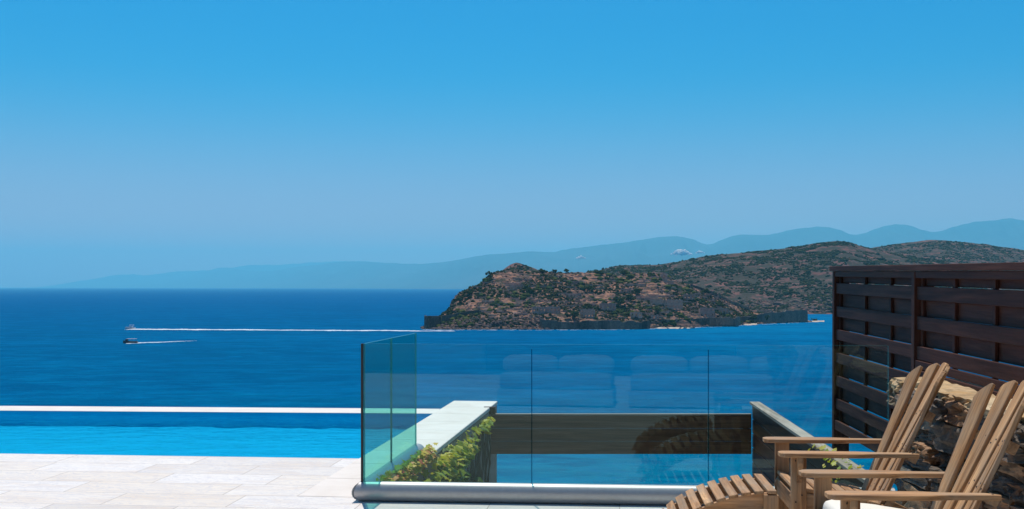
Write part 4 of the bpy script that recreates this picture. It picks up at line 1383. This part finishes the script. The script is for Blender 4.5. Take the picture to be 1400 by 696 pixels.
# ------------------------------------------------------------------ garden chairs
def make_chair():
    e = empty('adirondack_chair')
    # arms
    HW = 0.295
    for sy in (-1, 1):
        mb = MB()
        out = [(0.0, -.03), (0.25, -.035), (0.34, -.055), (0.70, -.062), (0.765, -.055), (0.79, -.03), (0.79, .035), (0.765, .062), (0.70, .068), (0.34, .062), (0.22, .035), (0.0, .03)]
        pts = [(f, y * sy) for f, y in out]
        mb.prism([(p[1], p[0]) for p in pts], 0.024, lambda p, sy=sy: Vector((p.y, sy * HW + p.x, 0.578 + p.z)), .003)
        arm = mb.build('arm', M['teak'], e)
        mb = MB()
        mb.prism([(-.0, .0), (.0, -.15), (.02, -.15), (.075, -.03), (.075, 0)], .03, lambda p, sy=sy: Vector((.675 + p.z, sy * (HW - .005) + sy * (p.x + .012) * .8, .565 + p.y)))
        mb.build('bracket', M['teak'], arm)
    for sy in (-1, 1):           # front posts
        mb = MB(); mb.box((.675, sy * (HW - .012), .283), (.088, .026, .566), None, .004, 2)
        sc_m = MB()
        for (xo, z) in ((.018, .54), (-.018, .50), (.018, .30), (-.018, .34)):
            sc_m.box((.675 + xo, sy * (HW + .002), z), (.008, .004, .008))
        mb.build('front_leg', M['teak'], e, extra=(sc_m, M['screw']))
    for sy in (-1, 1):           # side rails running down to the ground at the back
        mb = MB()
        poly = [(.70, .365), (.60, .345), (.35, .275), (.10, .205), (-.10, .115), (-.30, 0.0), (-.40, 0.0), (-.36, .045), (-.15, .10), (.05, .12), (.32, .17), (.62, .25), (.72, .275), (.73, .33)]
        poly = [(.70, .362), (.35, .29), (.08, .215), (-.12, .12), (-.27, 0.0), (-.40, 0.0), (-.38, .03), (-.20, .16), (0, .27)]
        poly = [(.70, .36), (.72, .33), (.71, .27), (.34, .175), (.02, .09), (-.22, 0), (-.36, 0), (-.30, .06), (-.02, .2), (.20, .265), (.50, .325)]
        mb.prism([(p[1], p[0]) for p in poly], .026, lambda p, sy=sy: Vector((p.y, sy * (HW - .042) + p.z, p.x)), .003)
        mb.build('side_rail', M['teak'], e)
    # seat slats
    mb = MB()
    sp = [(.13, .225), (.20, .268), (.275, .286), (.35, .302), (.425, .317), (.50, .332), (.575, .345), (.65, .358), (.715, .372)]
    for i in range(1, len(sp)):
        a = Vector((sp[i - 1][0], 0, sp[i - 1][1])); b = Vector((sp[i][0], 0, sp[i][1]))
        c = (a + b) / 2 + Vector((0, 0, .012)); dd = (b - a).normalized()
        ww = (b - a).length - .014
        Mx = Matrix(((0, -1, 0), (0, 0, 0), (0, 0, 0)))
        X_ = Vector((0, 1, 0)); Y_ = dd; Z_ = X_.cross(Y_)
        mb.box(c, (HW * 2 - .06, ww, .02), Matrix((X_, Y_, Z_)).transposed(), .003)
    mb.build('seat', M['teak'], e)
    # fanned back
    b0, b1 = Vector((.185, 0, .25)), Vector((-.25, 0, 1.09))
    axis = (b1 - b0).normalized(); Lb = (b1 - b0).length
    nrm = Vector((axis.z, 0, -axis.x))      # faces forward and up
    lat = Vector((0, 1, 0))
    sc_m = MB()
    def cup(y, v):                           # forward curve of the outer slats, growing upwards
        return (0.25 + .75 * v / Lb) * 1.15 * y * y
    for i in range(-2, 3):
        yb = i * .098; yt = i * .132
        mb = MB()
        w0, w1 = .070, .090
        m = 9
        def top(y): return Lb - 1.15 * y * y - .0
        left = []; right = []
        ol = []
        tops = []
        for k in range(m):
            u = (k / (m - 1) * 2 - 1) * w1 / 2
            rr = .018 * (abs(u) / (w1 / 2)) ** 5
            tops.append((u, top(yt + u) - rr - (.022 * abs(i) * (k / (m - 1) - .5) * (-1 if i < 0 else 1 if i > 0 else 0)) - .009 * abs(i)))
        ol = [(-w0 / 2, 0), (w0 / 2, 0)] + [(w0 / 2 + (w1 - w0) / 2 * .6, Lb * .6)] + tops[::-1] + [(-w0 / 2 - (w1 - w0) / 2 * .6, Lb * .6)]
        def T(p, yb=yb, yt=yt):
            f = p.y / Lb
            yc = yb + (yt - yb) * f
            sl_ = 2 * 1.15 * yc * (0.25 + .75 * f)
            ang = math.atan(sl_)
            yy = yc + p.x * math.cos(ang); fw = cup(yc, p.y) + p.x * math.sin(ang)
            nn = nrm * math.cos(ang) - lat * math.sin(ang)
            return b0 + axis * p.y + lat * yy + nrm * fw + nn * p.z
        mb.prism(ol, .022, T, .003)
        sc_m = MB()
        for zz in (.59, .79, .33):
            v = (zz - b0.z) / axis.z
            for uu in (-.02, .02):
                c = T(Vector((uu, v + (.012 if uu > 0 else -.012), .0115))); 
                sc_m.box(c, (.0075, .0075, .003), Matrix((lat, axis, nrm)).transposed())
        mb.build('back_slat', M['teak'], e, extra=(sc_m, M['screw']))
    # curved cross braces behind the back
    mb = MB()
    for zz, half in ((.56, HW + .02), (.79, .25), (.31, .25)):
        v = (zz - b0.z) / axis.z; pts = []
        n = 10
        vs = []
        ol = []
        for k in range(n + 1):
            y = -half + 2 * half * k / n
            ol.append((y, cup(min(max(y, -.26), .26), v) - .014))
        ol += [(p[0], p[1] - .045) for p in ol[::-1]]
        hh = .05 if zz > .5 else .08
        mb.prism([(p[1], p[0]) for p in ol], hh, lambda p, v=v: b0 + axis * (v + p.z) + lat * p.y + nrm * p.x)
    mb.build('cross_brace', M['teak'], e)
    mb = MB(); mb.box((.70, 0, .29), (.022, HW * 2 - .08, .11), None, .003, 1); mb.build('front_rail', M['teak'], e)
    return e
ang = R(180 - 4.4)
ch1 = make_chair()
ch1.location = (2.36, 6.61, 0); ch1.rotation_euler = (0, 0, ang)
tag(ch1, 'weathered wooden garden chair without cushion, the farther one beside the glass', 'chair', 'two wooden garden chairs')
ch2 = copy_tree(ch1)
ch2.location = (2.27, 5.37, 0); ch2.rotation_euler = (0, 0, R(180 - 3.2))
tag(ch2, 'weathered wooden garden chair with a white seat cushion, the nearer one', 'chair')

def make_footstool():
    e = empty('footstool')
    cur = [(.795, .352), (.845, .354), (.92, .349), (.99, .338), (1.06, .322), (1.13, .301), (1.20, .274), (1.265, .242), (1.325, .205), (1.38, .162), (1.43, .115), (1.475, .063), (1.50, .02)]
    mb = MB()
    def at(f):
        xs_ = [c[0] for c in cur]; zs_ = [c[1] for c in cur]
        return float(np.interp(f, xs_, zs_))
    s = 0.0
    # walk along the curve placing slats
    P_ = [Vector((a, 0, b)) for a, b in cur]
    cum = [0]
    for i in range(1, len(P_)): cum.append(cum[-1] + (P_[i] - P_[i - 1]).length)
    def pt(t):
        t = min(max(t, 0), cum[-1])
        for i in range(1, len(P_)):
            if t <= cum[i]: return P_[i - 1].lerp(P_[i], (t - cum[i - 1]) / (cum[i] - cum[i - 1]))
        return P_[-1]
    n = int(cum[-1] / .0745)
    for i in range(n):
        t = .03 + i * .0745
        c = pt(t); dd = (pt(t + .02) - pt(t - .02)).normalized()
        X_ = Vector((0, 1, 0)); Z_ = X_.cross(dd)
        if Z_.z < 0: Z_ = -Z_
        Y_ = Z_.cross(X_)
        mb.box(c + Z_ * .0, (.585, .052, .02), Matrix((X_, Y_, Z_)).transposed(), .003)
    mb.build('slats', M['teak'], e)
    for sy in (-1, 1):
        mb = MB()
        top = [(c[0], c[1] - .0115) for c in cur]
        bot = [(1.44, 0.0), (1.36, .055), (1.30, .10), (1.22, .155), (1.12, .205), (1.0, .238), (.9, .25), (.79, .25)]
        poly = top[:-1] + [(1.50, 0.0)] + bot
        mb.prism([(p[1], p[0]) for p in poly], .03, lambda p, sy=sy: Vector((p.y, sy * .245 + p.z, p.x)), .002)
        mb.build('curved_rail', M['teak'], e)
        mb = MB(); mb.box((.83, sy * .272, .168), (.085, .024, .336), None, .003, 2); mb.build('leg', M['teak'], e)
    mb = MB(); mb.box((.80, 0, .29), (.022, .46, .09), None, .003, 1); mb.build('cross_rail', M['teak'], e); mb = MB(); mb.box((1.12, 0, .22), (.022, .46, .05), None, .003, 1); mb.build('cross_rail', M['teak'], e)
    return e
fs1 = make_footstool()
fs1.location = ch1.location; fs1.rotation_euler = ch1.rotation_euler
tag(fs1, 'curved slatted wooden footstool in front of the farther chair', 'footstool', 'curved footstools of the garden chairs')
fs2 = copy_tree(fs1); fs2.location = ch2.location; fs2.rotation_euler = ch2.rotation_euler
tag(fs2, 'curved slatted footstool in front of the nearer cushioned chair, seen mirrored in the glass', 'footstool')

# seat cushion
def soft_box(mb, c, size, Mx, r, n=10, puff=.012, seed=1):
    bm = bmesh.new(); bmesh.ops.create_cube(bm, size=1.0)
    bmesh.ops.subdivide_edges(bm, edges=bm.edges[:], cuts=n, use_grid_fill=True)
    vs = []
    for v in bm.verts:
        p = Vector((v.co.x * size[0], v.co.y * size[1], v.co.z * size[2]))
        h = Vector((size[0] / 2 - r, size[1] / 2 - r, size[2] / 2 - r))
        q = Vector([max(-h[k], min(h[k], p[k])) for k in range(3)])
        dlt = p - q
        if dlt.length > 1e-6: p = q + dlt.normalized() * r
        fx = (1 - (2 * v.co.x) ** 2) * (1 - (2 * v.co.y) ** 2)
        p.z += math.copysign(1, v.co.z) * fx * puff if abs(v.co.z) > .2 else 0
        p += Vector((0, 0, (float(fbm(v.co.x * 4 + seed, v.co.y * 4, 3, seed)) - .5) * puff))
        vs.append((Mx @ p if Mx else p) + Vector(c))
    mb.add(vs, [[q.index for q in f.verts] for f in bm.faces], smooth=True, rnd=.5)
    bm.free()
mb = MB(); soft_box(mb, (0, 0, 0), (.56, .50, .10), Matrix.Rotation(-.13, 3, 'Y'), .04, 12)
o = mb.build('seat_cushion', M['cushion'])
o.location = ch2.location + Vector((-.42, 0, .385)); o.rotation_euler = ch2.rotation_euler
tag(o, 'white canvas seat cushion lying on the nearer wooden chair', 'cushion')

# ------------------------------------------------------------------ terrace behind the camera, seen only mirrored in the glass
def daybed(x, y, w, label, seed):
    e = empty('daybed', (x, y, 0), 0, label, 'daybed', 'daybeds mirrored in the glass')
    mb = MB(); mb.box((0, 0, .12), (w, .9, .2), None, .01); mb.build('base', M['housewall'], e)
    mb = MB(); soft_box(mb, (0, 0, .32), (w - .04, .86, .2), None, .05, 10, .01, seed); mb.build('mattress', M['bedding'], e)
    k = max(2, int(w / .65))
    for i in range(k):
        mb = MB(); cx = -w / 2 + (i + .5) * w / k
        soft_box(mb, (cx, -.05, .52), (w / k * .98, .3, .2), Matrix.Rotation(random.uniform(-.1, .1), 3, 'Z'), .08, 8, .03, seed + i)
        mb.build('pillow', M['bedding'], e)
daybed(1.75, 1.15, 2.3, 'white cushioned daybed seen mirrored in the right glass panes', 3)
daybed(-.35, 1.15, 1.5, 'white cushioned daybed seen mirrored in the left glass pane', 9)
e = empty('villa', (0, -4.3, 0), 0, 'pale rendered villa with a shaded terrace behind the viewer', 'villa')
mb = MB(); mb.box((-4, 0, 1.6), (3.5, .3, 3.2)); mb.box((3.6, 0, 1.6), (2.6, .3, 3.2)); mb.box((0, 0, 2.9), (11.5, .28, .6)); mb.build('wall', M['housewall'], e)
mb = MB(); mb.box((0, .9, 3.3), (13, 2.4, .2)); mb.build('roof', M['housewall'], e)
mb = MB(); mb.box((0, -.05, 1.3), (4.5, .05, 2.6)); mb.build('sliding_door', M['darkglass'], e)
